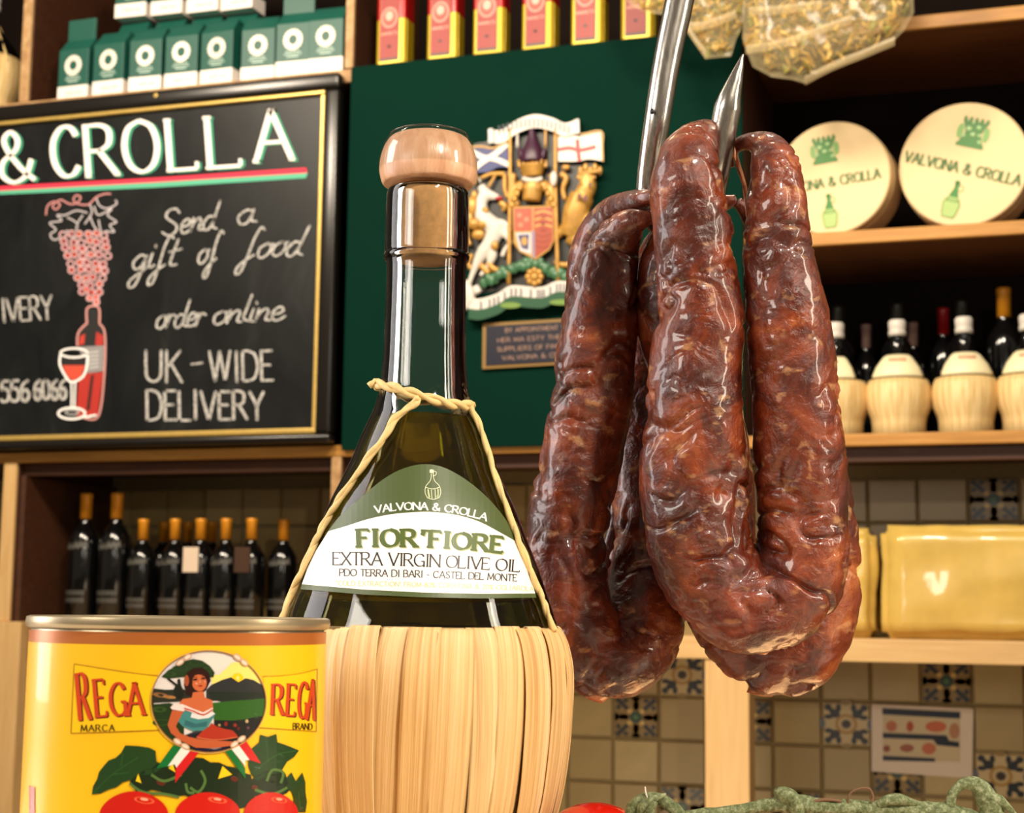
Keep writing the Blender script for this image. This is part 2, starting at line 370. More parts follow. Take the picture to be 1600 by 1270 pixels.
# ------------------------------------------------------------------ drawing flat print in 2D, then laying it on a surface
G = {
'A': (.8, 's0,0 .4,1 .8,0', 's.15,.36 .65,.36'), 'B': (.62, 's0,0 0,1', 'c0,1 .35,1 .52,.87 .48,.62 .28,.53 0,.53', 'c.28,.53 .56,.44 .62,.2 .42,.01 0,0'),
'C': (.76, 'c.74,.8 .58,.97 .3,.97 .05,.7 .05,.3 .28,.03 .58,.03 .76,.2'), 'D': (.76, 's0,0 0,1', 'c0,1 .3,1 .62,.88 .76,.5 .62,.12 .3,0 0,0'),
'E': (.56, 's0,0 0,1', 's0,1 .52,1', 's0,.52 .42,.52', 's0,0 .56,0'), 'F': (.52, 's0,0 0,1', 's0,1 .52,1', 's0,.52 .42,.52'),
'G': (.8, 'c.74,.8 .58,.97 .3,.97 .05,.7 .05,.3 .28,.03 .58,.03 .76,.14', 's.76,.0 .76,.42', 's.54,.42 .8,.42'), 'H': (.7, 's0,0 0,1', 's.7,0 .7,1', 's0,.52 .7,.52'),
'I': (.24, 's.12,0 .12,1'), 'K': (.7, 's0,0 0,1', 's.62,1 0,.45', 's.2,.6 .7,0'), 'L': (.54, 's0,1 0,0', 's0,0 .54,0'),
'M': (.9, 's0,0 .1,1', 's.1,1 .45,.1', 's.45,.1 .8,1', 's.8,1 .9,0'), 'N': (.74, 's0,0 0,1', 's0,1 .74,0', 's.74,0 .74,1'),
'O': (.84, 'c.42,1 .12,.86 0,.5 .12,.14 .42,0 .72,.14 .84,.5 .72,.86 .42,1'), 'P': (.58, 's0,0 0,1', 'c0,1 .35,1 .56,.88 .56,.62 .35,.48 0,.48'),
'Q': (.84, 'c.42,1 .12,.86 0,.5 .12,.14 .42,0 .72,.14 .84,.5 .72,.86 .42,1', 's.5,.2 .9,-.1'), 'R': (.68, 's0,0 0,1', 'c0,1 .35,1 .54,.88 .52,.62 .3,.5 0,.5', 's.28,.5 .68,0'),
'S': (.54, 'c.5,.84 .36,.99 .12,.94 .06,.72 .26,.54 .48,.36 .48,.12 .26,0 .02,.14'), 'T': (.66, 's0,1 .66,1', 's.33,0 .33,1'),
'U': (.7, 'c0,1 0,.5 .06,.14 .35,0 .64,.14 .7,.5 .7,1'), 'V': (.76, 's0,1 .38,0', 's.38,0 .76,1'), 'W': (1.06, 's0,1 .27,0', 's.27,0 .53,1', 's.53,1 .79,0', 's.79,0 1.06,1'),
'X': (.7, 's0,1 .7,0', 's0,0 .7,1'), 'Y': (.7, 's0,1 .35,.5', 's.7,1 .35,.5', 's.35,.5 .35,0'), 'Z': (.64, 's0,1 .64,1', 's.64,1 0,0', 's0,0 .64,0'),
'&': (.8, 'c.8,.42 .62,.1 .3,-.01 .04,.16 .1,.42 .42,.62 .5,.84 .34,1 .17,.86 .24,.62 .52,.26 .84,0'),
"'": (.30, 's.19,1 .10,.70'), '-': (.36, 's0,.4 .36,.4'), '.': (.08, 's.03,0 .05,.06'), '"': (.2, 's.04,1 .02,.75', 's.18,1 .16,.75'), ' ': (.32,),
'%': (.8, 's.66,1 .14,0', 'c.2,1 .03,.8 .2,.58 .36,.8 .2,1', 'c.62,.42 .46,.2 .62,0 .79,.2 .62,.42'),
'0': (.56, 'c.28,1 .04,.8 .04,.2 .28,0 .52,.2 .52,.8 .28,1'), '5': (.5, 's.46,1 .1,1', 's.1,1 .06,.56', 'c.06,.56 .3,.64 .5,.4 .42,.08 .16,0 0,.1'),
'6': (.52, 'c.44,.98 .14,.78 .02,.35 .12,.04 .36,.02 .5,.28 .36,.54 .12,.48 .03,.3'), '8': (.52, 'c.26,.54 .05,.76 .26,1 .47,.76 .26,.54 .0,.26 .26,0 .52,.26 .26,.54'),
'2': (.5, 'c.04,.78 .2,1 .46,.84 .4,.54 .02,0', 's.02,0 .5,0'), '1': (.2, 's.1,0 .1,1'), '3': (.5, 'c.04,.86 .28,1 .46,.78 .2,.55 .5,.3 .28,0 .02,.12'),
'a': (.46, 'c.4,.42 .22,.5 .02,.3 .08,.04 .26,.04 .4,.4', 'c.4,.48 .36,.12 .5,.04'), 'd': (.5, 'c.4,.42 .2,.48 .02,.26 .08,.02 .26,.04 .42,.4', 'c.52,1.0 .42,.5 .38,.12 .54,.02'),
'e': (.4, 'c.02,.24 .26,.26 .36,.4 .22,.5 .04,.3 .08,.06 .24,.0 .44,.14'), 'n': (.46, 'c.06,.48 .04,.2 .0,0 .12,.34 .28,.48 .36,.36 .32,.08 .46,.04'),
'o': (.42, 'c.24,.48 .04,.34 .04,.08 .2,.0 .38,.2 .34,.44 .2,.46 .44,.44'), 'r': (.34, 'c.06,.48 .03,.2 .0,0 .1,.34 .22,.48 .36,.42'), 'l': (.2, 'c.16,1.0 .08,.5 .04,.14 .2,.04'),
'i': (.2, 'c.1,.48 .05,.16 .1,.02 .22,.08', 's.16,.68 .15,.74'), 't': (.3, 'c.18,.86 .1,.4 .08,.06 .28,.04', 's-.02,.48 .34,.54'),
'f': (.42, 'c.46,.98 .34,1.06 .22,.7 .16,.1 .08,-.42 -.06,-.5 -.08,-.3 .1,-.06 .34,.12'), 'g': (.46, 'c.4,.4 .22,.5 .02,.28 .1,.06 .28,.1 .42,.44', 'c.42,.46 .34,-.06 .2,-.5 .02,-.52 .02,-.32 .24,-.12 .5,.08'),
'y': (.44, 'c.02,.48 .06,.16 .2,.06 .36,.2', 'c.44,.48 .34,.06 .2,-.4 .0,-.48'),
}
def glyph(ch):
    g = G.get(ch, G[' ']); out = []
    for s in g[1:]:
        pts = [tuple(float(q) for q in t.split(',')) for t in s[1:].split()]
        if s[0] == 'c': out.append((catmull(pts, 6), False, s))
        else:
            for a, b in zip(pts, pts[1:]): out.append(([(a[0]+(b[0]-a[0])*k/4, a[1]+(b[1]-a[1])*k/4) for k in range(5)], True, s))
    return g[0], out
class Decal:
    def __init__(s, mapper): s.map = mapper; s.mb = MB(); s.T = lambda x, y: (x, y); s.L = 0
    def _q(s, pts2, faces, col, layer):
        s.mb.add([s.map(*p, layer) for p in pts2], faces, col)
    def poly(s, pts, col, layer=0, grid=0):
        pts = [s.T(*p) for p in pts]
        tri = tessellate_polygon([[Vector((p[0], p[1], 0)) for p in pts]])
        if not grid: s._q(pts, [tuple(t) for t in tri], col, layer); return
        bm = bmesh.new(); vs = [bm.verts.new((p[0], p[1], 0)) for p in pts]
        for t in tri:
            try: bm.faces.new([vs[i] for i in t])
            except ValueError: pass
        for ax in (0, 1):
            lo, hi = min(p[ax] for p in pts), max(p[ax] for p in pts); k = math.ceil(lo/grid)
            while k*grid < hi:
                co = [0, 0, 0]; co[ax] = k*grid; no = [0, 0, 0]; no[ax] = 1
                bmesh.ops.bisect_plane(bm, geom=bm.verts[:]+bm.edges[:]+bm.faces[:], plane_co=co, plane_no=no); k += 1
        bm.verts.index_update()
        s._q([(v.co.x, v.co.y) for v in bm.verts], [tuple(v.index for v in f.verts) for f in bm.faces], col, layer); bm.free()
    def ell(s, cx, cy, rx, ry, col, layer=0, grid=0, rot=0, n=28):
        s.poly([(cx+rx*math.cos(a)*math.cos(rot)-ry*math.sin(a)*math.sin(rot), cy+rx*math.cos(a)*math.sin(rot)+ry*math.sin(a)*math.cos(rot)) for a in (2*math.pi*k/n for k in range(n))], col, layer, grid)
    def ribbon(s, pts, wd, col, layer=0, raw=False):
        if not raw: pts = [s.T(*p) for p in pts]
        n = len(pts); vs = []
        for i, (x, y) in enumerate(pts):
            ax, ay = pts[max(i-1, 0)]; bx, by = pts[min(i+1, n-1)]; dx, dy = bx-ax, by-ay; l = math.hypot(dx, dy) or 1
            ww = (wd(i/(n-1), dx/l, dy/l) if callable(wd) else wd)/2
            vs += [(x-dy/l*ww, y+dx/l*ww), (x+dy/l*ww, y-dx/l*ww)]
        s._q(vs, [(2*i, 2*i+1, 2*i+3, 2*i+2) for i in range(n-1)], col, layer)
    def curve(s, pts, wd, col, layer=0, per=6): s.ribbon(catmull(pts, per), wd, col, layer)
    def ring(s, cx, cy, rx, ry, wd, col, layer=0, n=36, rot=0):
        s.ribbon([(cx+rx*math.cos(a)*math.cos(rot)-ry*math.sin(a)*math.sin(rot), cy+rx*math.cos(a)*math.sin(rot)+ry*math.sin(a)*math.cos(rot)) for a in (2*math.pi*k/n for k in range(n+1))], wd, col, layer)
    def text(s, txt, p0, p1, h, col, layer=0, stem=3, hair=None, serif=0, sag=0, track=.18, h1=None, slant=0, dx=0, dy=0, jit=0):
        """fits txt between the two baseline ends (y runs down); sag lifts the middle"""
        hair = stem if hair is None else hair; h1 = h if h1 is None else h1
        gl = [glyph(c) for c in txt]; tot = sum(g[0]+track for g in gl)-track
        L = math.hypot(p1[0]-p0[0], p1[1]-p0[1]); u = 0
        def mp(a, b):
            t = a/tot; hh = h+(h1-h)*t
            x = p0[0]+(p1[0]-p0[0])*t; y = p0[1]+(p1[1]-p0[1])*t-sag*(1-(2*t-1)**2)
            ex, ey = (p1[0]-p0[0])/L, (p1[1]-p0[1]-sag*(-2*(2*t-1))*2*0)/L
            sl = 4*sag*(2*t-1)/L
            ny = (-(ey+sl), -1.0); nn = math.hypot(*ny); ny = (-ny[0]/nn, ny[1]/nn)
            return (x+ny[0]*b*hh+slant*b*hh+dx, y+ny[1]*b*hh+dy)
        for gw, strokes in gl:
            j = random.uniform(-jit, jit)
            for pts, straight, _ in strokes:
                q = [mp(u+x, y+j) for x, y in pts]
                s.ribbon(q, lambda t, ddx, ddy: hair+(stem-hair)*abs(ddy*.97+ddx*.24), col, layer, raw=True)
                if jit or stem == hair:   # round ends for hand strokes
                    for e in (q[0], q[-1]):
                        s._q([(e[0]+stem/2*math.cos(a), e[1]+stem/2*math.sin(a)) for a in (k*math.pi/4 for k in range(8))], [tuple(range(8))], col, layer)
                if serif:
                    for (x, y), (x2, y2) in ((pts[0], pts[1]), (pts[-1], pts[-2])):
                        if straight and (abs(y) < .02 or abs(y-1) < .02) and abs(y2-y) > abs(x2-x)*.6:
                            yy = .0 if y < .5 else 1.
                            s.ribbon([mp(u+x-serif, yy), mp(u+x, yy), mp(u+x+serif, yy)], hair*1.2, col, layer, raw=True)
                        elif straight and abs(y2-y) < .05 and x > .3 and (abs(y) < .02 or abs(y-1) < .02):
                            d = -.14 if y > .5 else .14
                            s.ribbon([mp(u+x, y), mp(u+x, y+d)], hair*1.2, col, layer, raw=True)
            u += gw+track
    def build(s, name, m, parent, **kw): return s.mb.build(name, m, parent, fixn=False, **kw)
def planeY(Y, step=.0006):
    return lambda px, py, layer=0: onY(px, py, Y-.0008-layer*step)

# ================================================================== SETTING
F0 = 3.40           # front plane of the shelving
YW = 3.85           # face of the tiled wall
def struct(name, mb, m, **kw): return mb.build(name, m, None, kind='structure', **kw)
mb = MB(); mb.box((-4.5, -1.5, -.05), (2.5, 4.2, 0)); struct('floor', mb, 'floor')
mb = MB(); mb.box((-4.5, YW+.004, 0), (2.5, YW+.12, 3.4)); wall = struct('wall_back', mb, 'grout')
def tile_mat():
    m, nt, b = mat('cream_glazed_tile'); oi = nt.nodes.new('ShaderNodeObjectInfo')
    c = ramp(nt, oi.outputs['Random'], [(0, '#a88f5c'), (.5, '#b89f6a'), (1, '#c9b27c')])
    f = noise_n(nt, coords(nt), 9, 4)
    c = mixc(nt, f, c, lin('#95804f')); nt.links.new(c, b.inputs['Base Color']); b.inputs['Roughness'].default_value = .34
    bump(nt, b, f, .25, .004); return m
MT['tile'] = tile_mat()
def tile_geo(w_, h_, e=.0022):
    mb = MB(); w_ -= e*2; h_ -= e*2; q = .003
    v = [(0, 0, 0), (w_, 0, 0), (w_, 0, h_), (0, 0, h_)]
    mb.add([(x, .004, z) for x, _, z in v]+[(q if x == 0 else x-q, -.004, q if z == 0 else z-q) for x, _, z in v], [(0, 1, 5, 4), (1, 2, 6, 5), (2, 3, 7, 6), (3, 0, 4, 7), (4, 5, 6, 7)])
    return mb
TW, TH = .1140, .1040
def tile_pattern(kind):
    mb = tile_geo(TW, TH); mb.c = ['#bfa878' if kind == 'a' else '#8a6f3a']*len(mb.f)
    d = Decal(lambda x, y, l=0: Vector((x*(TW-.0044), -.0044-l*.0004, y*(TH-.0044)))); d.mb = mb
    dk = '#12151c' if kind == 'a' else '#1c2022'
    if kind == 'a':
        for sx in (0, 1):
            for sy in (0, 1):
                T = lambda x, y, sx=sx, sy=sy: (x if not sx else 1-x, y if not sy else 1-y)
                d.T = T
                d.poly([(.30, .36), (.36, .30), (.20, .20)], dk, 1); d.poly([(.10, .10), (.36, .20), (.38, .36), (.20, .36)], dk, 1)
                d.ell(.13, .34, .09, .055, dk, 2); d.ell(.34, .13, .055, .09, dk, 2); d.ell(.12, .12, .075, .075, dk, 2)
                d.ell(.0, .5, .06, .13, '#5b5e66', 1) if sy == 0 else None
                d.ell(.5, .0, .13, .06, '#8a6f34', 1) if sx == 0 else None
        d.T = lambda x, y: (x, y)
        d.ring(.5, .5, .2, .2, .06, '#a37a2c', 2); d.ell(.5, .5, .10, .10, '#3a2410', 3); d.ell(.5, .5, .04, .04, '#14140f', 4)
    else:
        for sx in (0, 1):
            for sy in (0, 1):
                d.T = lambda x, y, sx=sx, sy=sy: (x if not sx else 1-x, y if not sy else 1-y)
                d.poly([(.02, .10), (.10, .02), (.44, .38), (.38, .44)], dk, 1); d.ell(.27, .10, .06, .05, '#20262c', 2); d.ell(.10, .27, .05, .06, '#20262c', 2)
                d.ell(.5, .22, .07, .12, '#a8802f', 2); d.ell(.22, .5, .12, .07, '#a8802f', 2); d.ell(.5, .06, .10, .05, '#3b4a55', 3); d.ell(.06, .5, .05, .10, '#3b4a55', 3)
                d.ell(.36, .36, .06, .06, '#c9a659', 3)
        d.T = lambda x, y: (x, y)
        d.ell(.5, .5, .14, .14, '#1f3a2a', 4); d.ell(.5, .5, .06, .06, '#3f6a3c', 5)
    me = mb.build('tmp', 'glaze', None, fixn=False); r = me.data; bpy.data.objects.remove(me); r.name = 'patterned_tile'; return r
mb = tile_geo(TW, TH); o = mb.build('tmp', 'tile', None); TM = o.data; TM.name = 'tile'; bpy.data.objects.remove(o)
mb = tile_geo(.0465, TH); o = mb.build('tmp', 'tile', None); TN = o.data; TN.name = 'tile_narrow'; bpy.data.objects.remove(o)
PA, PB = tile_pattern('a'), tile_pattern('b')
pat = {('L', 0, 0): PA, ('L', 1, -1): PB, ('L', 0, -3): PB, ('R', 0, -1): PB, ('R', 2, -1): PA, ('R', 4, 0): PB, ('R', 3, -2): PB, ('R', 5, -2): PA, ('R', 5, 4): PB, ('R', 1, -3): PB, ('L', 11, -2): PA, ('L', 16, -1): PB}
for row in range(-4, 5):
    z = .951+TH*row
    for side, n in (('L', 18), ('R', 9)):
        for k in range(n):
            x = (-.767-TW*(k+1)) if side == 'L' else (-.7205+TW*k)
            me = pat.get((side, k, row), TM)
            o = bpy.data.objects.new('tile', me); COL.objects.link(o); o.location = (x+.0022, YW, z+.0022); o.parent = wall
    o = bpy.data.objects.new('tile', TN); COL.objects.link(o); o.location = (-.767+.0022, YW, z+.0022); o.parent = wall

# laminated allergen notice on the tiles
rt = root('notice', tuple(onY(1442, 1158, YW-.006)), 'laminated notice with dark blue bars and reddish pictures on the tiles', 'sign')
a, b_, c_, d_ = [onY(x, y, YW-.006) for x, y in ((1362, 1100), (1521, 1107), (1519, 1216), (1362, 1205))]
mb = MB(); off = Vector((0, -.0016, 0)); q = [a, b_, c_, d_]
mb.add([v for v in q]+[v+off for v in q], [(0, 1, 2, 3), (4, 5, 6, 7), (0, 1, 5, 4), (1, 2, 6, 5), (2, 3, 7, 6), (3, 0, 4, 7)]); mb.build('laminated_sheet', 'paper', rt)
d = Decal(planeY(YW-.0076)); d.T = lambda x, y: (1340+x/7.27, 1080+y/7.27)
d.poly([(285, 195), (1165, 225), (1165, 800), (285, 790)], '#c8b48f', 0)
for pl in ([(280, 190), (1165, 235), (1165, 310), (280, 262)], [(285, 470), (1010, 500), (1040, 560), (1155, 575), (1155, 635), (900, 610), (860, 550), (285, 530)], [(285, 730), (880, 760), (880, 800), (285, 785)]): d.poly(pl, '#1a2234', 1)
for x, y, rx, ry, c in ((385, 395, 62, 62, '#b5694a'), (595, 400, 40, 60, '#a8452c'), (890, 400, 120, 62, '#c0633f'), (1100, 450, 60, 90, '#b07a58'), (330, 650, 40, 40, '#8a4a34'), (560, 645, 80, 45, '#9a5a44'), (810, 650, 80, 66, '#bb6a48')): d.ell(x, y, rx, ry, c, 1)
d.build('printed_panel', 'gloss_print', rt)

# ------------------------------------------------------------------ shelving unit: boards, uprights, back panels
sh = root('shelving_unit', (-1.0, 3.6, 0), 'tall wooden shop shelving unit with boards and uprights against the tiled wall', 'shelving')
def part(name, a, b, m, bev=.002, **kw):
    mb = MB(); mb.box(a, b); return mb.build(name, m, sh, bevel=bev, **kw)
def edged(name, a, b, m, axis, label=None):
    (x0, y0, z0), (x1, y1, z1) = a, b
    part(name, (x0, y0+.012, z0), b, 'wood_under' if x0 > -.7 else 'wood_dark'); part('edge_strip', a, (x1, y0+.0115, z1), m, .0025, label=label)  # body behind each edge strip is darker: shade put into its colour
edged('shelf_board', (-3.0, F0, 2.405), (-1.53, YW, 2.438), 'old_edge', 0, 'worn painted front edge under the green cartons')
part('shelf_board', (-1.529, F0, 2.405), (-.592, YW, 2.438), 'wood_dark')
edged('shelf_board', (-.59, F0, 2.398), (.6, YW, 2.428), 'wood_up', 0)
edged('shelf_board', (-.59, F0, 1.937), (.6, YW, 1.966), 'wood_up', 0)
edged('shelf_board', (-3.0, F0, 1.503), (.6, YW, 1.529), 'wood_up', 0)
part('shelf_board', (-2.34, F0-.015, 1.0555), (.6, YW-.006, 1.1025), 'pine', label='thick pale pine shelf board')
edged('upright', (-2.470, F0, 2.438), (-2.4425, YW, 3.1), 'old_edge', 2)
edged('upright', (-1.5516, F0-.003, 2.439), (-1.530, YW, 3.1), 'old_edge', 2)
part('upright', (-.622, F0, 1.529), (-.590, YW, 2.398), 'wood_dark')
part('upright', (-.622, F0, 2.439), (-.590, YW, 3.1), 'wood_dark')
edged('upright', (-2.456, F0, 1.11), (-2.419, YW-.01, 1.503), 'pine_v', 2)
edged('upright', (-1.560, F0, 1.1025), (-1.535, YW-.01, 1.503), 'old_edge', 2)
part('post', (-.6776, F0-.01, 0), (-.5839, F0+.06, 1.0555), 'pine_v', label='broad pale pine post under the thick shelf board')
part('post', (-2.60, F0-.01, 0), (-2.376, F0+.06, 1.11), 'pine_v')
part('post', (.5, F0, 0), (.6, F0+.06, 1.0555), 'pine_v')
part('back_panel', (-3.0, YW-.03, 1.529), (.6, YW-.008, 3.1), 'back_shade')
part('lintel', (-2.42, F0+.03, 1.472), (.6, F0+.055, 1.503), 'wood_dark')
part('side_panel', (-2.419, F0+.02, 1.1025), (-2.404, YW-.01, 1.472), 'wood_dark')
part('top_board', (-3.0, F0, 3.1), (.6, YW, 3.13), 'wood_dark')
part('side_panel', (.6, F0, 1.0555), (.63, YW, 3.13), 'wood_dark')
part('side_panel', (-3.03, F0, 1.503), (-3.0, YW, 3.13), 'wood_dark')
part('green_panel', (-1.529, F0-.014, 1.516), (-.590, F0-.0005, 2.437), 'green', label='dark green painted panel')

# ------------------------------------------------------------------ chalkboard
YB = 3.355
cb = root('chalkboard', (-2.2, YB, 1.53), 'large black chalkboard in a black and gold frame with chalk lettering', 'chalkboard')
TLz, BLz, XR, XL = 2.418, 1.532, -1.545, -3.0
mb = MB(); mb.box((XL+.02, YB+.018, BLz+.02), (XR-.02, YB+.034, TLz-.02)); mb.build('slate', 'board', cb)
fw = .040
for a, b in (((XL, YB, TLz-fw), (XR, YB+.04, TLz)), ((XL, YB, BLz), (XR, YB+.04, BLz+.022)), ((XR-fw, YB, BLz+.022), (XR, YB+.04, TLz-fw)), ((XL, YB, BLz+.022), (XL+fw, YB+.04, TLz-fw))):
    mb = MB(); mb.box(a, b); mb.build('frame_rail', 'black_frame', cb, bevel=.009, bseg=3)
g = .010
for a, b in (((XL+fw, YB+.006, TLz-fw-g), (XR-fw, YB+.02, TLz-fw)), ((XL+fw, YB+.004, BLz+.022), (XR-fw, YB+.02, BLz+.022+g*1.3)), ((XR-fw-g, YB+.006, BLz+.022+g*1.3), (XR-fw, YB+.02, TLz-fw-g))):
    mb = MB(); mb.box(a, b); mb.build('gold_bead', 'gold', cb, bevel=.003)
mb = MB(); p = onY(243, 149, YB); mb.ball((p.x, YB+.002, p.z), (.007, .004, .007), 10, 6); mb.build('screw', 'gold', cb)
YS = YB+.018
W_ = '#ffffff'; CK = '#e8e6e2'
d = Decal(planeY(YS))
GR = '#3f9a7c'
for col, dx, dy, l in ((GR, 4.5, 1.5, 0), ('#fffaf2', 0, 0, 1)):
    d.text('&', (2, 286), (52, 281), 78, col, l, stem=8, hair=4.5, dx=dx, dy=dy)
    for ch, x0, x1, y0, h in (('C', 84, 124, 277, 78), ('R', 138, 183, 275, 78), ('O', 197, 248, 270, 80), ('L', 266, 308, 266, 78), ('L', 328, 376, 262, 78), ('A', 400, 456, 252, 78)):
        d.text(ch, (x0, y0), (x1, y0-(x1-x0)*.07), h, col, l, stem=9, hair=4.5, serif=.07, dx=dx, dy=dy)
d.poly([(-2, 291), (240, 278), (478, 262), (480, 270), (240, 285), (-2, 298)], '#e0304c', 0)
d.poly([(-2, 298), (240, 285), (481, 270), (478, 278), (240, 293), (-2, 304)], '#58b090', 0)
d.build('heading_lettering', 'chalk_solid', cb, label='white painted heading with a red and green underline')
def hand(*items, st=4.2):
    d = Decal(planeY(YS))
    for t, p0, p1, h, k in items:
        q = k.pop('st', st); d.text(t, p0, p1, h, CK, 1, stem=q*.85, hair=q*.7, jit=.03, **k)
    d.build('chalk_lettering', 'chalk', cb)
hand(('S', (252, 368), (276, 366), 42, dict(slant=.25)), ('end', (280, 364), (336, 359), 44, dict(track=.0, slant=.25)))
hand(('a', (370, 352), (398, 348), 44, dict(track=.0, slant=.25)))
hand(('gift', (205, 423), (276, 416), 48, dict(track=.02, slant=.3))); hand(('of', (308, 412), (340, 408), 46, dict(track=.02, slant=.3))); hand(('food', (378, 404), (470, 398), 46, dict(track=.03, slant=.35)))
hand(('order', (243, 514), (318, 508), 42, dict(track=.0, slant=.22))); hand(('online', (332, 506), (442, 500), 42, dict(track=.0, slant=.25)))
hand(('UK', (228, 596), (284, 596), 48, dict(track=.25, st=5)), ('-', (302, 588), (318, 586), 46, {}), ('WIDE', (328, 596), (426, 594), 46, dict(track=.2, st=5)))
hand(('DELIVERY', (230, 657), (412, 654), 46, dict(track=.18, st=5.5, h1=42)))
hand(('IVERY', (4, 503), (82, 498), 36, dict(track=.12, st=4.5)), ('DEL', (-58, 508), (-8, 504), 36, dict(track=.12, st=4.5)))
hand(('556', (2, 628), (46, 626), 32, dict(track=.12, st=6))); hand(('6066', (54, 625), (104, 623), 30, dict(track=.12, st=6)))
# chalk drawing: grapes, wine bottle, wine glass (crop scale 2.857)
d = Decal(planeY(YS)); d.T = lambda x, y: (x/2.857, 280+y/2.857)
PK = '#cfa4a8'
for r_ in range(9):
    n = [6, 6, 6, 6, 5, 5, 4, 3, 3][r_]
    for k in range(n):
        x = 375+r_*4+(k-(n-1)/2)*36+random.uniform(-5, 5); y = 245+r_*32+random.uniform(-6, 6)
        d.ring(x, y, 15, 14, 2.6, PK, 1, 12); d.ell(x, y, 8.5, 8.5, random.choice(['#b03020', '#c04a30', '#8a3038', '#2a1a1c']), 2)
for x, y in ((385, 490), (412, 505), (400, 530), (428, 525), (430, 548)): d.ell(x, y, 17, 16, PK, 1); d.ell(x, y, 8, 8, '#d9503c', 2)
for pts in ([(205, 160), (212, 120), (240, 100), (268, 112), (250, 135), (235, 118), (270, 92), (310, 110), (345, 105), (360, 80), (340, 72), (328, 92), (350, 110), (395, 112), (430, 80), (470, 65), (495, 66)],
            [(430, 85), (445, 118), (480, 130), (520, 110), (515, 92)], [(400, 112), (410, 150), (378, 200)], [(420, 120), (440, 160), (500, 130), (480, 160), (520, 190), (490, 205), (510, 235), (470, 232), (455, 250), (440, 180)],
            [(390, 150), (340, 140), (290, 160), (255, 160), (275, 185), (222, 195), (250, 225), (225, 245), (240, 270), (280, 255), (300, 230), (330, 265), (345, 200), (370, 160)], [(300, 170), (345, 200), (330, 250)], [(400, 160), (420, 210), (450, 240)]):
    d.curve(pts, 2.3, '#b9b3b8' if pts[0][0] > 210 else '#c98a8a', 1)
d.poly([(392, 580), (440, 580), (442, 650), (470, 690), (466, 745), (350, 745), (356, 680), (390, 640)], '#1e1c1e', 1)
for pts in ([(388, 640), (390, 575), (440, 572), (444, 645)], [(390, 640), (350, 685), (345, 745)], [(444, 645), (468, 690), (466, 860), (440, 1055), (370, 1065)]): d.curve(pts, 3, '#d09490', 2)
d.poly([(352, 870), (460, 860), (436, 1052), (340, 1060)], '#b02a20', 1); d.poly([(405, 880), (420, 870), (400, 1030), (385, 1030)], '#3a1614', 2)
d.poly([(358, 700), (380, 690), (375, 735), (352, 740)], '#c0392b', 2); d.poly([(430, 680), (462, 700), (460, 742), (425, 740)], '#b03028', 2)
d.poly([(350, 748), (465, 742), (462, 856), (390, 866)], '#8d8a8c', 1)
for k in range(5): d.curve([(395, 775+k*17), (440, 768+k*17)], 2, '#c9c9c9', 2)
d.ring(330, 775, 60, 20, 3, W_, 3); d.curve([(270, 780), (268, 830), (300, 890), (325, 905), (370, 880), (388, 830), (390, 778)], 3.4, W_, 3)
d.poly([(278, 830), (382, 830), (360, 880), (325, 900), (298, 878)], '#cf4a34', 2); d.poly([(280, 795), (385, 795), (382, 828), (278, 828)], '#1b191b', 2)
d.curve([(318, 905), (320, 960), (318, 1020)], 2.4, W_, 3); d.curve([(336, 905), (334, 960), (332, 1020)], 2.4, W_, 3); d.ring(320, 1045, 60, 25, 3.4, W_, 3); d.ring(322, 1040, 30, 10, 2, '#b9b9b9', 3)
d.curve([(378, 1062), (430, 1052)], 3, W_, 3)
d.build('chalk_drawing', 'chalk_solid', cb, label='pink and white chalk drawing of grapes over a wine bottle and glass')

# ------------------------------------------------------------------ royal arms in painted relief on the green panel
YC = F0-.014
ra = root('coat_of_arms', (onY(822, 470, YC).x, YC, onY(822, 470, YC).z), 'painted relief coat of arms with lion, unicorn and two flags on the green panel', 'coat of arms')
S5 = lambda x, y: (700+x/2.954, 160+y/2.954)
PXM = 3.62/2500/2.954     # metres for one unit of the crop used below
def c5(x, y, h=0): q = S5(x, y); return onY(q[0], q[1], YC-h)
def relief(name, polys, m='enamel', parent=ra, bev=.0, rem=0, **kw):
    mb = MB()
    for pts, col, h0, h1 in polys: mb.prism(pts, lambda x, y, h1=h1: c5(x, y, h1), lambda x, y, h0=h0: c5(x, y, h0), col)
    return mb.build(name, m, parent, bevel=bev, **kw)
def limb(mb, pts, col=None, h=.012, flat=.7):
    q = catmull([tuple(p) for p in pts], 4); mb.tube([c5(x, y, h) for x, y, r in q], [r*PXM for x, y, r in q], 10, col, 0, flat, Vector((0, 1, 0)))
def blob(mb, x, y, rx, ry, h=.012, rz=.6, col=None): mb.ball(c5(x, y, h), (rx*PXM, min(rx, ry)*rz*PXM, ry*PXM), 14, 8, col)
GD = '#b98d42'; GD2 = '#b98a3a'; WH = '#d6d0c8'
relief('backing', [([(120, 190), (600, 110), (690, 300), (640, 780), (420, 860), (110, 880), (90, 420)], '#0a0d08', 0, .003)])
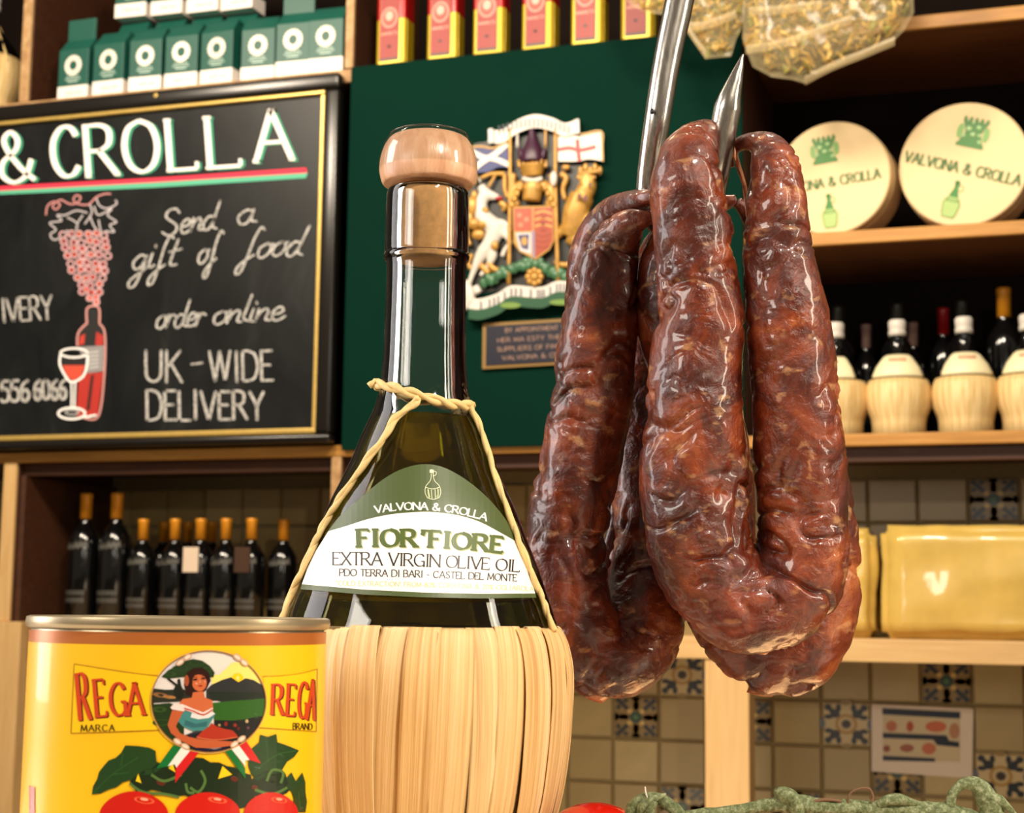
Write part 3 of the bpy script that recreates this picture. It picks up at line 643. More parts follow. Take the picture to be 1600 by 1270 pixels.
# banner scroll on top
top = catmull([(185, 125), (250, 125), (320, 80), (400, 55), (480, 70), (540, 95), (600, 75)], 5)
relief('top_scroll', [(top+[(x, y+62) for x, y in reversed(top)], WH, .004, .02)], bev=.003)
relief('scroll_end', [([(183, 122), (208, 118), (210, 188), (190, 192)], '#d8d4d0', .004, .027)], bev=.003)
relief('scroll_end', [([(580, 80), (606, 74), (608, 146), (585, 146)], '#d8d4d0', .004, .027)], bev=.003)
d = Decal(lambda x, y, l=0: c5(x, y, .0212+l*.0005))
for k in range(17):
    x = 235+k*20; y = 102-math.sin(max(0, min(1, (x-230)/330))*math.pi)*36+ (4 if x > 480 else 6); d.curve([(x, y+2), (x+3, y+20), (x, y+40)], 7, '#3a3a48', 0, 2)
d.build('scroll_lettering', 'enamel', ra)
# flags
f1 = catmull([(100, 212), (150, 206), (210, 214), (275, 182)], 4); f1b = catmull([(278, 300), (230, 300), (180, 322), (112, 322)], 4)
relief('flag', [(f1+f1b, '#1c2a6a', .004, .016)], label='blue flag with a white diagonal cross')
d = Decal(lambda x, y, l=0: c5(x, y, .0168+l*.0006))
d.curve([(102, 222), (160, 252), (220, 262), (282, 288)], 24, WH, 0); d.curve([(112, 312), (165, 270), (215, 240), (272, 190)], 26, WH, 1)
d.curve([(98, 208), (150, 203), (210, 210), (275, 180)], 9, GD, 2); d.build('flag_cross', 'enamel', ra)
f2 = catmull([(508, 158), (560, 146), (620, 150), (705, 138)], 4); f2b = catmull([(712, 270), (650, 262), (590, 272), (508, 272)], 4)
relief('flag', [(f2+f2b, WH, .004, .016)], label='white flag with a red cross')
d = Decal(lambda x, y, l=0: c5(x, y, .0168+l*.0006))
d.curve([(508, 218), (560, 210), (610, 220), (682, 204)], 17, '#a8181c', 0); d.curve([(597, 170), (600, 220), (607, 272)], 17, '#a8181c', 1)
d.curve([(508, 154), (560, 142), (620, 146), (706, 134), (712, 200), (714, 272)], 9, GD, 2); d.build('flag_cross', 'enamel', ra)
for x0, x1 in ((286, 280), (496, 508)):
    mb = MB(); limb(mb, [(x0, 120, 8), (x0, 400, 9), (x1, 840, 10)], h=.018); mb.build('flag_pole', 'gold_paint', ra, smooth=True)
for x0 in (320, 450):
    mb = MB(); limb(mb, [(x0, 120, 6), (x0, 210, 6)], h=.016); mb.build('crest_staff', 'gold_paint' if x0 > 400 else 'white_paint', ra, smooth=True)
# crowned purple crest, crown, helmet, mantling
mb = MB(); limb(mb, [(385, 120, 12), (388, 170, 26), (388, 230, 52), (388, 275, 58)], '#3a1430', .014); limb(mb, [(330, 215, 10), (345, 250, 22), (360, 270, 20)], '#3a1430'); limb(mb, [(445, 215, 10), (432, 250, 22), (418, 270, 20)], '#3a1430')
mb.build('purple_crest', 'enamel', ra, smooth=True, remesh=.0016) if False else mb.build('purple_crest', 'enamel', ra, smooth=True)
mb = MB(); limb(mb, [(390, 290, 66), (390, 318, 56), (392, 345, 46)], h=.016)
for k in range(7): limb(mb, [(330+k*20, 300, 9), (326+k*21, 262+abs(k-3)*5, 7)], h=.022); blob(mb, 326+k*21, 258+abs(k-3)*5, 8, 8, .022)
blob(mb, 390, 262, 12, 26, .024); mb.build('crown', 'gold_paint', ra, smooth=True)
mb = MB(); limb(mb, [(344, 350, 10), (390, 362, 13), (436, 350, 10)], h=.024); mb.build('crown_band', 'white_paint', ra, smooth=True)
mb = MB(); limb(mb, [(392, 370, 44), (392, 400, 48), (385, 455, 44)], h=.015)
for s in (-1, 1):
    limb(mb, [(390+s*40, 380, 26), (390+s*80, 400, 26), (390+s*88, 440, 24), (390+s*70, 480, 18)], h=.012); limb(mb, [(390+s*88, 330, 16), (390+s*94, 370, 18), (390+s*90, 420, 18)], h=.014)
    for k in range(4): blob(mb, 390+s*(60+k*12), 395+k*26, 14, 17, .02)
for k in range(5): limb(mb, [(360+k*15, 375, 4), (362+k*14, 405, 4)], h=.028)
mb.build('helmet_and_mantling', 'gold_paint', ra, smooth=True)
mb = MB(); blob(mb, 487, 352, 18, 36, .03); mb.build('white_plume', 'white_paint', ra, smooth=True)
# shield
relief('shield', [([(298, 480), (490, 476), (490, 640), (470, 680), (405, 728), (330, 690), (302, 650)], GD, .004, .020)], m='enamel', bev=.002)
d = Decal(lambda x, y, l=0: c5(x, y, .0205+l*.0006))
d.poly([(306, 488), (388, 486), (388, 592), (306, 594)], '#b5462c', 0); d.poly([(396, 486), (484, 484), (484, 636), (466, 672), (404, 716), (396, 600)], '#9c3a18', 0)
d.poly([(312, 602), (384, 600), (384, 700), (332, 684)], '#c9c2c8', 0); d.poly([(322, 612), (374, 608), (370, 680), (340, 672)], '#2e3560', 1)
d.poly([(386, 592), (400, 592), (402, 716), (390, 716)], '#8a7a96', 1)
for k in range(3): d.curve([(402, 512+k*30), (440, 502+k*30), (480, 514+k*30)], 9, '#d19a4c', 1); d.ell(440, 528+k*30, 16, 7, '#8a2410', 1)
for k in range(3): d.curve([(400, 610+k*26), (440, 618+k*26), (474-k*6, 606+k*26)], 4, '#7a2a12', 1)
for x, y in ((330, 520), (362, 540), (335, 565)): d.ell(x, y, 12, 12, '#c97a58', 1)
d.ell(352, 640, 14, 20, GD, 2); d.build('shield_quarters', 'enamel', ra)
# unicorn (left) and lion (right), each one continuous body
mb = MB()
limb(mb, [(150, 385, 20), (175, 420, 27), (205, 432, 22), (236, 440, 13)]); limb(mb, [(170, 425, 30), (150, 480, 34), (170, 540, 44), (215, 580, 42), (200, 640, 40), (165, 690, 34)])
limb(mb, [(225, 590, 30), (270, 615, 18), (285, 650, 13), (262, 680, 12), (250, 712, 13)]); limb(mb, [(215, 560, 26), (255, 560, 20), (290, 590, 12)])
limb(mb, [(170, 680, 36), (140, 730, 26), (118, 780, 16), (100, 830, 13), (90, 870, 18)]); limb(mb, [(190, 650, 30), (205, 710, 24), (180, 760, 14), (150, 800, 12)])
limb(mb, [(150, 370, 8), (142, 345, 5)]); mb.build('unicorn', 'white_paint', ra, smooth=True, remesh=.0026)
mb = MB()
for x, y, rx, ry in ((110, 480, 28, 50), (95, 540, 26, 46), (120, 560, 30, 30), (165, 560, 40, 24), (140, 610, 34, 26), (215, 660, 20, 24), (168, 500, 24, 18), (120, 430, 16, 26)): blob(mb, x, y, rx, ry, .020)
mb.build('unicorn_mane', 'gold_paint', ra, smooth=True)
for nm_, pts in (('chain', [(92, 560, 12), (90, 620, 10), (100, 660, 14)]), ('chain', [(110, 700, 12), (95, 740, 10), (105, 770, 10)]), ('gold_scroll', [(185, 740, 14), (215, 770, 14), (260, 780, 12), (310, 770, 10)]), ('gold_scroll', [(150, 750, 16), (190, 790, 14)]), ('horn', [(185, 395, 7), (210, 350, 7), (232, 325, 6)]), ('beard', [(240, 460, 14), (262, 480, 16), (250, 500, 10)]), ('gold_mantling', [(150, 350, 9), (200, 330, 10), (262, 330, 12)]), ('gold_mantling', [(262, 330, 12), (262, 400, 11), (276, 440, 9)]), ('gold_mantling', [(130, 330, 8), (120, 380, 9)]), ('gold_mantling', [(520, 330, 16), (545, 350, 14), (530, 400, 12), (540, 450, 10)]), ('gold_mantling', [(560, 300, 12), (530, 300, 14)])):
    mb = MB(); limb(mb, pts, h=.014); mb.build(nm_, 'gold_paint', ra, smooth=True)
mb = MB()
limb(mb, [(640, 330, 34), (640, 390, 46), (620, 440, 44)], h=.018); limb(mb, [(620, 430, 60), (590, 500, 62), (575, 570, 54), (560, 620, 40)])
limb(mb, [(600, 480, 34), (640, 560, 30), (620, 640, 20), (600, 700, 15)]); limb(mb, [(560, 560, 34), (510, 610, 20), (486, 640, 17)]); limb(mb, [(560, 620, 34), (610, 660, 30), (640, 720, 20), (590, 745, 16), (530, 750, 15), (490, 735, 13)])
blob(mb, 616, 438, 22, 20, .03); limb(mb, [(690, 490, 10), (720, 470, 8), (690, 520, 10), (680, 580, 9)], h=.01); blob(mb, 600, 345, 10, 12, .028); blob(mb, 675, 345, 10, 12, .028)
mb.build('lion', 'gold_paint', ra, smooth=True, remesh=.0026)
mb = MB()
for k in range(5): blob(mb, 612+k*22, 315-(k % 2)*14, 12, 22, .02)
limb(mb, [(600, 330, 8), (650, 322, 9), (700, 318, 9)], h=.026); mb.build('lion_crown', 'gold_paint', ra, smooth=True)
d = Decal(lambda x, y, l=0: c5(x, y, .0405+l*.0006))
d.ell(604, 368, 7, 7, '#3a2408'); d.ell(655, 378, 10, 7, '#3a2408'); d.ell(606, 432, 8, 14, '#5a1c24'); d.ell(634, 442, 9, 14, '#5a1c24', 1); d.build('lion_face_paint', 'enamel', ra)
mb = MB(); blob(mb, 236, 442, 20, 9, .022); mb.build('unicorn_bridle', 'tin_red', ra, smooth=True)
# green compartment with thistle leaves and a gold rose, lower scroll
mb = MB()
for k in range(38):
    x = 165+k*11.3; yt = 815-math.sin(k/38*math.pi)*60-(18 if 14 < k < 24 else 0); mb.ball(c5(x, yt+random.uniform(-6, 22), .012+random.uniform(0, .008)), (20*PXM, 9*PXM, 26*PXM), 8, 6, None, 0, Matrix.Rotation(random.uniform(-.6, .6), 3, 'Y'))
MT['leaf_enamel'] = plain('green_enamel', '#3c6a48', .35, 0, .2, 60); mb.build('green_mound', 'leaf_enamel', ra, smooth=True)
mb = MB()
for k in range(8): a = k*math.pi/4; blob(mb, 398+math.cos(a)*30, 805+math.sin(a)*30, 15, 15, .026)
blob(mb, 398, 805, 20, 20, .03); mb.build('gold_rose', 'gold_paint', ra, smooth=True)
low = catmull([(95, 900), (150, 905), (230, 880), (290, 845), (380, 850), (440, 850), (500, 825), (570, 830), (640, 870), (700, 860)], 4)
relief('lower_scroll', [(low+[(x, y+62-(10 if x < 150 else 0)) for x, y in reversed(low)], WH, .004, .022)], bev=.003)
mb = MB(); limb(mb, [(75, 830, 20), (95, 870, 26), (100, 920, 26), (75, 950, 16)], h=.016); limb(mb, [(125, 850, 18), (140, 880, 20)], h=.02); mb.build('scroll_curl', 'white_paint', ra, smooth=True)
d = Decal(lambda x, y, l=0: c5(x, y, .0232+l*.0005))
for i, (x, y) in enumerate(low[4:-4:1]):
    if i % 2 == 0 or i % 3 == 0: d.curve([(x, y+12), (x+3, y+30), (x, y+48)], 7, '#2c2a48', 0, 2)
d.build('motto_lettering', 'enamel', ra)
base = [(x, y+50) for x, y in low]
relief('green_ledge', [(base+[(x, y+48) for x, y in reversed(base)], '#0f4a2c', .002, .030)], bev=.004)
d = Decal(lambda x, y, l=0: c5(x, y, .0315+l*.0005))
d.ell(288, 936, 48, 14, '#6a8a3a'); d.ell(520, 922, 52, 13, '#6a8a3a'); d.build('ledge_pale_ovals', 'enamel', ra)  # two paler green ovals on the ledge front

# blue warrant plaque
pq = root('plaque', tuple(c5(400, 1220)), 'small dark blue plaque with gold rim and lettering under the coat of arms', 'plaque')
relief('plaque_rim', [([(160, 1020), (760, 985), (760, 1195), (158, 1230)], '#8a6a34', 0, .010)], parent=pq)
relief('plaque_face', [([(176, 1033), (748, 999), (748, 1182), (174, 1214)], '#070922', .010, .0125)], parent=pq)
d = Decal(lambda x, y, l=0: c5(x, y, .0135+l*.0005)); LC = '#8f7264'
d.text('BY APPOINTMENT TO', (265, 1062), (560, 1045), 20, LC, 0, 4, 3); d.text('HER MAJESTY THE QUEEN', (230, 1108), (640, 1084), 20, LC, 0, 4, 3)
d.text('SUPPLIERS OF FINE FOODS', (228, 1150), (640, 1126), 20, LC, 0, 4, 3); d.text('VALVONA & CROLLA', (250, 1190), (600, 1168), 20, LC, 0, 4, 3); d.build('plaque_lettering', 'enamel', pq)

# ================================================================== GOODS ON THE SHELVES
G['J'] = (.4, 's.34,1 .34,.2', 'c.34,.3 .3,.04 .12,0 0,.12')
def local(x, y, z=0): return Vector((x, y, z))
# green cartons (prototype local: base centre at origin, front faces -Y)
cw, cd_, ch_ = .0735, .055, .110
def carton(flap, label):
    r = empty('coffee_carton', (0, 0, 0), label, 'carton', 'green cartons on the top shelf'); mb = MB(); w, D = cw/2, cd_/2; t = ch_; g = t+.030
    mb.add([(-w, -D, .030), (w, -D, .030), (w, D, .030), (-w, D, .030), (-w, -D, t), (w, -D, t), (w, D, t), (-w, D, t), (-w*.94, -.003, g), (w*.94, -.003, g), (w*.94, .003, g), (-w*.94, .003, g)],
           [(0, 1, 5, 4), (1, 2, 6, 5), (2, 3, 7, 6), (3, 0, 4, 7), (4, 5, 9, 8), (6, 7, 11, 10), (5, 6, 10, 9), (7, 4, 8, 11), (8, 9, 10, 11), (3, 2, 1, 0)])
    mb.build('carton_body', 'carton', r, bevel=.0012)
    mb = MB(); mb.box((-w-.0003, -D-.0004, 0), (w+.0003, D+.0004, .031)); mb.build('carton_base', 'carton_white', r, bevel=.0008)
    mb = MB()
    if flap: mb.box((-w*.92, -.0035, g-.002), (w*.92, .0035, g+.045))
    else: mb.add([(-w*.94, -.004, g), (w*.94, -.004, g), (w*.94, .02, t+.012+.012), (-w*.94, .02, t+.024), (-w*.94, -.002, g+.003), (w*.94, -.002, g+.003), (w*.94, .022, t+.027), (-w*.94, .022, t+.027)], [(0, 1, 5, 4), (1, 2, 6, 5), (2, 3, 7, 6), (3, 0, 4, 7), (4, 5, 6, 7), (3, 2, 1, 0)])
    mb.build('top_flap', 'carton', r, bevel=.0008)
    d = Decal(lambda x, y, l=0: Vector((x, -D-.0008-l*.0004, y))); cz = .075
    for k in range(18):
        a = 2*math.pi*k/18; d.ell(math.cos(a)*.0152, cz+math.sin(a)*.0165, .0066, .0034, '#f4efe0', 1, rot=a, n=12)
    d.ring(0, cz, .0125, .0135, .005, '#f4efe0', 0); d.build('flower_ring', 'print', r)
    d = Decal(lambda x, y, l=0: Vector((x, -D-.0008-l*.0004, y)))
    for k, ww in enumerate((.017, .020, .013)): 
        for j in range(-4, 5): d.poly([(j*ww/4.6-.0012, .0515-k*.005), (j*ww/4.6+.0014, .0515-k*.005), (j*ww/4.6+.0018, .0485-k*.005), (j*ww/4.6-.0014, .0485-k*.005)], '#a9c4b8', 0)
    d.build('printed_name', 'print', r); d = Decal(lambda x, y, l=0: Vector((x, -D-.0008-l*.0004, y)))
    for j in range(-5, 6): d.poly([(j*.0036+.004, .018), (j*.0036+.0062, .018), (j*.0036+.0066, .012), (j*.0036+.0044, .012)], '#b3aaa6', 0) if j != 1 else None
    d.build('printed_text', 'print', r)
    return r
cA = carton(True, 'x'); cB = carton(False, 'x')
SZ = 2.438
cxs = [119.5, 178, 234, 290, 346, 405, 463, 514]
clab = ['leftmost green coffee carton in the front row with its top flap standing up', 'second green coffee carton from the left in the front row', 'third green coffee carton from the left in the front row', 'fourth green coffee carton from the left in the front row',
        'fifth green coffee carton from the left, touching the one left of it', 'sixth green coffee carton from the left, set back with a dark gap beside it', 'green coffee carton with raised top flap near the right end of the row', 'rightmost green coffee carton against the worn wooden upright']
used = set()
def place(proto, loc, rz=0, label=None, sc=1, **kw):
    o = proto if proto.name not in used else copy_tree(proto)
    used.add(proto.name); o.location = loc; o.rotation_euler = (0, 0, rz); o.scale = (sc, sc, sc)
    if label: o['label'] = label
    return o
for i, px in enumerate(cxs):
    p = onY(px, 120, F0+.035); place(cA if i in (0, 6) else cB, (p.x, F0+.042+(.012 if i in (0, 5) else 0), SZ), random.uniform(-.05, .05), clab[i], 1.22)
for i, px in enumerate((212, 268, 324, 378)):
    p = onY(px, 10, F0+.12); hz_ = onY(px, 28-(px-200)*.073, F0+.1).z; nm = ('leftmost', 'second', 'third', 'rightmost')[i]
    place(cB, (p.x, F0+.128, SZ), .02*i-.03, nm+' green coffee carton of the back row, under the raised cartons').scale = (1.22, 1.22, (hz_-SZ)/(ch_+.0345))
    o = place(cB, (p.x, F0+.126, hz_), .03-.02*i, nm+' green coffee carton raised on top of the back row', 1.22)
# flask with straw basket at the top left edge
def flask(name, H, R, label, group, paper=True):
    r = empty(name, (0, 0, 0), label, 'bottle', group)
    mb = MB(); mb.lathe([(R*.74, 0), (R*.80, .012*H), (R*.80, .10*H), (R*.84, .16*H), (R*.97, .24*H), (R*1.0, .34*H), (R*.96, .42*H), (R*.88, .475*H), (R*.84, .47*H)], 40, caps=True)
    o = mb.build('straw_basket', 'straw_plain', r, smooth=True)
    mb = MB(); mb.lathe([(R*.80, .44*H), (R*.84, .50*H), (R*.70, .58*H), (R*.46, .66*H), (R*.27, .73*H), (R*.22, .80*H), (R*.215, .90*H), (R*.24, .905*H), (R*.24, .93*H)], 32); mb.build('glass_bottle', 'darkglass', r, smooth=True)
    if paper:
        pr = [(R*.895, .485*H), (R*.88, .51*H), (R*.76, .58*H), (R*.52, .665*H), (R*.40, .69*H)]; vs = []; n = 20
        for rr, zz in pr:
            for k in range(n+1): a = -math.pi/2+(k/n-.5)*2.0; vs.append((rr*math.cos(a), rr*math.sin(a), zz))
        mb = MB(); mb.add(vs, [(i*(n+1)+k, i*(n+1)+k+1, (i+1)*(n+1)+k+1, (i+1)*(n+1)+k) for i in range(len(pr)-1) for k in range(n)]); o = mb.build('shoulder_label', 'paper_label', r, smooth=True)
        s = o.modifiers.new('s', 'SOLIDIFY'); s.thickness = .0006
        d = Decal(lambda x, y, l=0: Vector((R*.60*math.sin(x), -R*.60*math.cos(x)-.004, .635*H+y)))
        for k in range(-4, 5): d.poly([(k*.1-.035, .004), (k*.1+.035, .004), (k*.1+.035, -.004), (k*.1-.035, -.004)], '#c98a6a')
        d.build('label_print', 'print', r)
    mb = MB(); mb.lathe([(R*.26, .86*H), (R*.27, .885*H), (R*.27, .90*H), (R*.24, .91*H), (R*.26, .925*H), (R*.27, .98*H), (R*.22, 1.0*H)], 24); mb.build('cork_cap', 'white_paint', r, smooth=True)
    return r
def straw_plain():
    m, nt, b = mat('pale_straw'); tc = nt.nodes.new('ShaderNodeTexCoord')
    sp = nt.nodes.new('ShaderNodeSeparateXYZ'); nt.links.new(tc.outputs['Object'], sp.inputs[0])
    at = nt.nodes.new('ShaderNodeMath'); at.operation = 'ARCTAN2'; nt.links.new(sp.outputs[0], at.inputs[0]); nt.links.new(sp.outputs[1], at.inputs[1])
    cb_ = nt.nodes.new('ShaderNodeCombineXYZ'); nt.links.new(at.outputs[0], cb_.inputs[0]); nt.links.new(sp.outputs[2], cb_.inputs[1])
    mp = nt.nodes.new('ShaderNodeMapping'); mp.inputs['Scale'].default_value = (9, 6, 1); nt.links.new(cb_.outputs[0], mp.inputs[0])
    f = noise_n(nt, mp.outputs[0], 1.4, 4, .7)
    nt.links.new(ramp(nt, f, [(.35, '#c79a55'), (.55, '#e8cb90'), (.75, '#f3dfb2')]), b.inputs['Base Color']); b.inputs['Roughness'].default_value = .5
    bump(nt, b, f, .4, .004); return m
MT['straw_plain'] = straw_plain(); MT['paper_label'] = plain('cream_paper_label', '#efe3b8', .45, 0, .03)
fk = flask('chianti_flask', .252, .0705, 'x', 'small straw flasks on the right shelf')
SC = 1.529
for i, (px, lab) in enumerate(((1307, 'straw-covered flask half hidden behind the sausage on the right shelf'), (1404, 'straw-covered flask with cream label, second from the left on the right shelf'), (1509, 'straw-covered flask with cream label, third from the left on the right shelf'), (1610, 'straw-covered flask cut off by the right edge of the picture'))):
    p = onY(px, 640, F0+.075); place(fk, (p.x, F0+.078, SC), random.uniform(-.2, .2), lab)
bf = flask('large_flask', .36, .10, 'large straw flask at the upper left corner beside the worn upright', None, False)
p = onY(-18, 120, F0+.12); bf.location = (p.x-.005, F0+.12, SZ)
mb = MB(); 
for a in (-.6, .1, .8, 2.2, 3.6, 5.0): mb.tube([(.098*math.cos(a-1.2), .098*math.sin(a-1.2), .15), (.084*math.cos(a-1.2), .084*math.sin(a-1.2), .18), (.024*math.cos(a-1.2), .024*math.sin(a-1.2), .275)], [.003]*3, 6)
mb.build('cord', 'raffia', bf, smooth=True)

# wine bottles
def wine(name, H, R, cap, label, group, marks=True, tag=False):
    r = empty(name, (0, 0, 0), label, 'bottle', group)
    mb = MB(); mb.lathe([(R*.9, 0), (R, .012*H), (R, .60*H), (R*.94, .66*H), (R*.70, .72*H), (R*.42, .765*H), (R*.36, .80*H), (R*.34, .98*H), (R*.34, .99*H)], 28); mb.build('glass_body', 'darkglass', r, smooth=True)
    mb = MB(); mb.lathe([(R*.375, .805*H), (R*.375, .96*H), (R*.40, .965*H), (R*.40, .995*H), (R*.36, H)], 20); mb.build('capsule', cap, r, smooth=True)
    if marks:
        d = Decal(lambda x, y, l=0: Vector((1.012*R*math.sin(x), -1.012*R*math.cos(x), y)))
        pts = [(-.85+k*.1, (.575+.012*math.sin(k*2.1)+.02*(k/17))*H) for k in range(18)]
        d.T = lambda x, y: (x, y)
        for q in (0, .018, .034): d.ribbon([(x, y+q*H*(1 if int(x*20) % 2 else .6)) for x, y in pts], .006, '#5d5b56' if q < .03 else '#3a3936', 0)
        d.build('script_label', 'print', r); d = Decal(lambda x, y, l=0: Vector((1.012*R*math.sin(x), -1.012*R*math.cos(x), y)))
        for k in range(-3, 4):
            for q in (0, 1): d.poly([(k*.22-.09, (.17+q*.055)*H), (k*.22+.08, (.17+q*.055)*H), (k*.22+.08, (.205+q*.055)*H), (k*.22-.09, (.205+q*.055)*H)], '#4c4b47')
        d.build('printed_label', 'print', r)
    if tag:
        mb = MB(); mb.box((-.024, -R-.005, .50*H), (.018, -R-.003, .73*H)); mb.build('neck_tag', 'paper' if tag == 1 else 'brown_tag', r, label='cream card tag' if tag == 1 else 'brown card tag')
    return r
MT['brown_tag'] = plain('brown_card', '#3c220e', .7)
SD = 1.1025; Yb = 3.555
def hgt(px, py, Y=Yb): p = onY(px, py, Y); return p.x, p.z-SD
xb, H1 = hgt(134, 771); _, H2 = hgt(225, 811)
wa = wine('wine_bottle', H1, .041, 'capsule', 'x', 'wine bottles with orange capsules'); wb = wine('wine_bottle', H2, .036, 'capsule', 'x', 'wine bottles with orange capsules')
for px, q, lab in ((134, wa, 'tall dark wine bottle with orange capsule, leftmost on the lower left shelf'), (182, wa, 'tall dark wine bottle with orange capsule, second from the left'), (225, wb, 'shorter dark wine bottle with orange capsule right beside the two tall ones'), (274.6, wb, 'dark wine bottle with orange capsule just left of the tagged bottle'), (354, wb, 'dark wine bottle with orange capsule just right of the cream tagged bottle')):
    place(q, (hgt(px, 811)[0], Yb, SD), random.uniform(-.1, .1), lab)
wc = wine('wine_bottle', H2, .036, 'capsule', 'dark wine bottle with a cream card tag on its neck', 'wine bottles with orange capsules', True, 1); wc.location = (hgt(314.6, 811)[0], Yb, SD)
wd = wine('wine_bottle', H2, .036, 'capsule', 'dark wine bottle with a brown card tag on its neck', 'wine bottles with orange capsules', True, 2); wd.location = (hgt(394, 811)[0], Yb, SD)
place(wb, (hgt(443.6, 815, Yb+.05)[0], Yb+.05, SD), .1, 'dark wine bottle standing alone at the right, nearest the straw oil bottle')
for px, lab in ((257, 'leftmost of the three dim orange capsules in the back row'), (294, 'middle of the three dim orange capsules in the back row'), (331, 'rightmost of the three dim orange capsules in the back row')):
    Yk = Yb+.13; place(wb, (hgt(px, 816, Yk)[0], Yk, SD), 0, 'wine bottle, '+lab)
wr = wine('wine_bottle', H1*.98, .039, 'capsule_red', 'dark wine bottle with a dim red capsule at the far left of the back row', None, False); wr.location = (hgt(112, 790, Yb+.14)[0], Yb+.14, SD)
wr2 = wine('wine_bottle', .26, .037, 'capsule_red', 'dark wine bottle with red capsule between the oil bottle and the sausages', None, False); wr2.location = (onY(806, 800, 3.6).x, 3.6, SD)
# bottles behind the flasks
wk = wine('wine_bottle', .315, .037, 'capsule_black', 'x', 'wine bottles behind the straw flasks', False)
for px, lab in ((1309, 'dark bottle with black capsule behind the half-hidden straw flask'), (1402, 'dark bottle with black capsule behind the second straw flask'), (1503, 'dark bottle with black capsule behind the third straw flask')):
    place(wk, (onY(px, 500, F0+.22).x, F0+.22, SC), 0, lab)
wg = wine('wine_bottle', .335, .040, 'capsule', 'dark bottle with an orange gold capsule at the right behind the straw flasks', None, False); wg.location = (onY(1569, 500, F0+.20).x, F0+.20, SC)
wp = wine('wine_bottle', .30, .033, 'capsule_pink', 'x', 'wine bottles with pale pink capsules', False) if False else None
MT['capsule_pink'] = plain('pale_pink_capsule', '#9a7a70', .5)
wp = wine('wine_bottle', .285, .030, 'capsule_pink', 'x', 'bottles with pale pink capsules behind the flasks', False)
for px, lab in ((1353, 'dim bottle with pink capsule between the first two straw flasks'), (1426, 'dim bottle with pink capsule right behind the second straw flask')): place(wp, (onY(px, 500, F0+.30).x, F0+.30, SC), 0, lab)
wt = wine('wine_bottle', .315, .034, 'capsule_red', 'dim bottle with dark red capsule left of the third straw flask', None, False); wt.location = (onY(1474, 500, F0+.30).x, F0+.30, SC)

# tins
def rrect(w, dd, r, n=5):
    out = []
    for cx, cy, a0 in ((w-r, dd-r, 0), (-w+r, dd-r, 90), (-w+r, -dd+r, 180), (w-r, -dd+r, 270)):
        for k in range(n+1): a = math.radians(a0+90*k/n); out.append((cx+r*math.cos(a), cy+r*math.sin(a)))
    return out
TWd, TDp = .0385, .030
tn = empty('biscuit_tin', (0, 0, 0), 'x', 'tin', 'red and gold tins above the green panel')
def ringloft(mb, levels, r=.010):
    n = len(rrect(1, 1, .1)); vs = []
    for w, dd, z in levels: vs += [(x, y, z) for x, y in rrect(w, dd, min(r, w*.5, dd*.5))]
    mb.add(vs, [(i*n+k, i*n+(k+1) % n, (i+1)*n+(k+1) % n, (i+1)*n+k) for i in range(len(levels)-1) for k in range(n)]+[tuple(range(n-1, -1, -1)), tuple((len(levels)-1)*n+k for k in range(n))])
mb = MB(); ringloft(mb, [(TWd, TDp, 0), (TWd+.0012, TDp+.0012, .001), (TWd+.0012, TDp+.0012, .004), (TWd, TDp, .0055), (TWd, TDp, .115)]); mb.build('gold_body', 'tin_gold', tn, smooth=False, bevel=.0006)
mb = MB(); ringloft(mb, [(TWd, TDp, .115), (TWd, TDp, .19), (TWd*.9, TDp*.9, .2)]); mb.build('red_upper_body', 'tin_red', tn)
mb = MB(); mb.box((TWd-.0005, -TDp*.7, .006), (TWd+.0012, -TDp*.35, .114)); mb.box((TWd-.012, -TDp-.0012, .006), (TWd-.0085, -TDp+.001, .114)); mb.build('side_rib', 'tin_gold', tn, bevel=.0008)
d = Decal(lambda x, y, l=0: Vector((x, -TDp-.0007-l*.0004, y)))
x0, x1 = -.027, .0215
d.poly([(x0-.001, .011), (x1+.001, .011), (x1+.001, .18), (x0-.001, .18)], '#6a3a20', 0); d.poly([(x0, .018), (x1, .018), (x1, .179), (x0, .179)], '#8f1509', 1); d.poly([(x0, .011), (x1, .011), (x1, .017), (x0, .017)], '#4a3a34', 2)
d.poly([(x0, .018), (x0+.0012, .018), (x0+.0012, .179), (x0, .179)], '#c86a48', 2)
cx = (x0+x1)/2; d.ell(cx, .046, .006, .0028, '#3a0c0c', 2, n=12); d.ell(cx, .047, .0022, .0045, '#3a0c0c', 2, n=10)
d.text('AMARETTI', (x0+.003, .075), (x1-.003, .075), -.007, '#e8a08a', 2, .0013, .0009); d.text('ALLAMANO', (x0+.006, .088), (x1-.006, .088), -.005, '#e0806a', 2, .001, .0007) if False else None
d.ell(cx, .118, .0215, .026, '#c98a7a', 2); d.ell(cx, .118, .017, .021, '#a83a26', 3); d.ell(cx, .122, .010, .012, '#d0a090', 4)
d.build('front_label', 'print', tn)
for i, (a, lab) in enumerate(((614, 'red and yellow gold tin, leftmost above the green panel'), (693, 'red and yellow gold tin, second from the left'), (765, 'red and yellow gold tin, third from the left, above the coat of arms'), (842, 'red and yellow gold tin, third from the right'), (919, 'red and yellow gold tin, second from the right'), (997, 'red and yellow gold tin partly behind the pasta bag, rightmost'))):
    p = onY(a, 80, F0+.02); place(tn, (p.x, F0+.034, 2.4382), .03*(i % 3-1), lab)

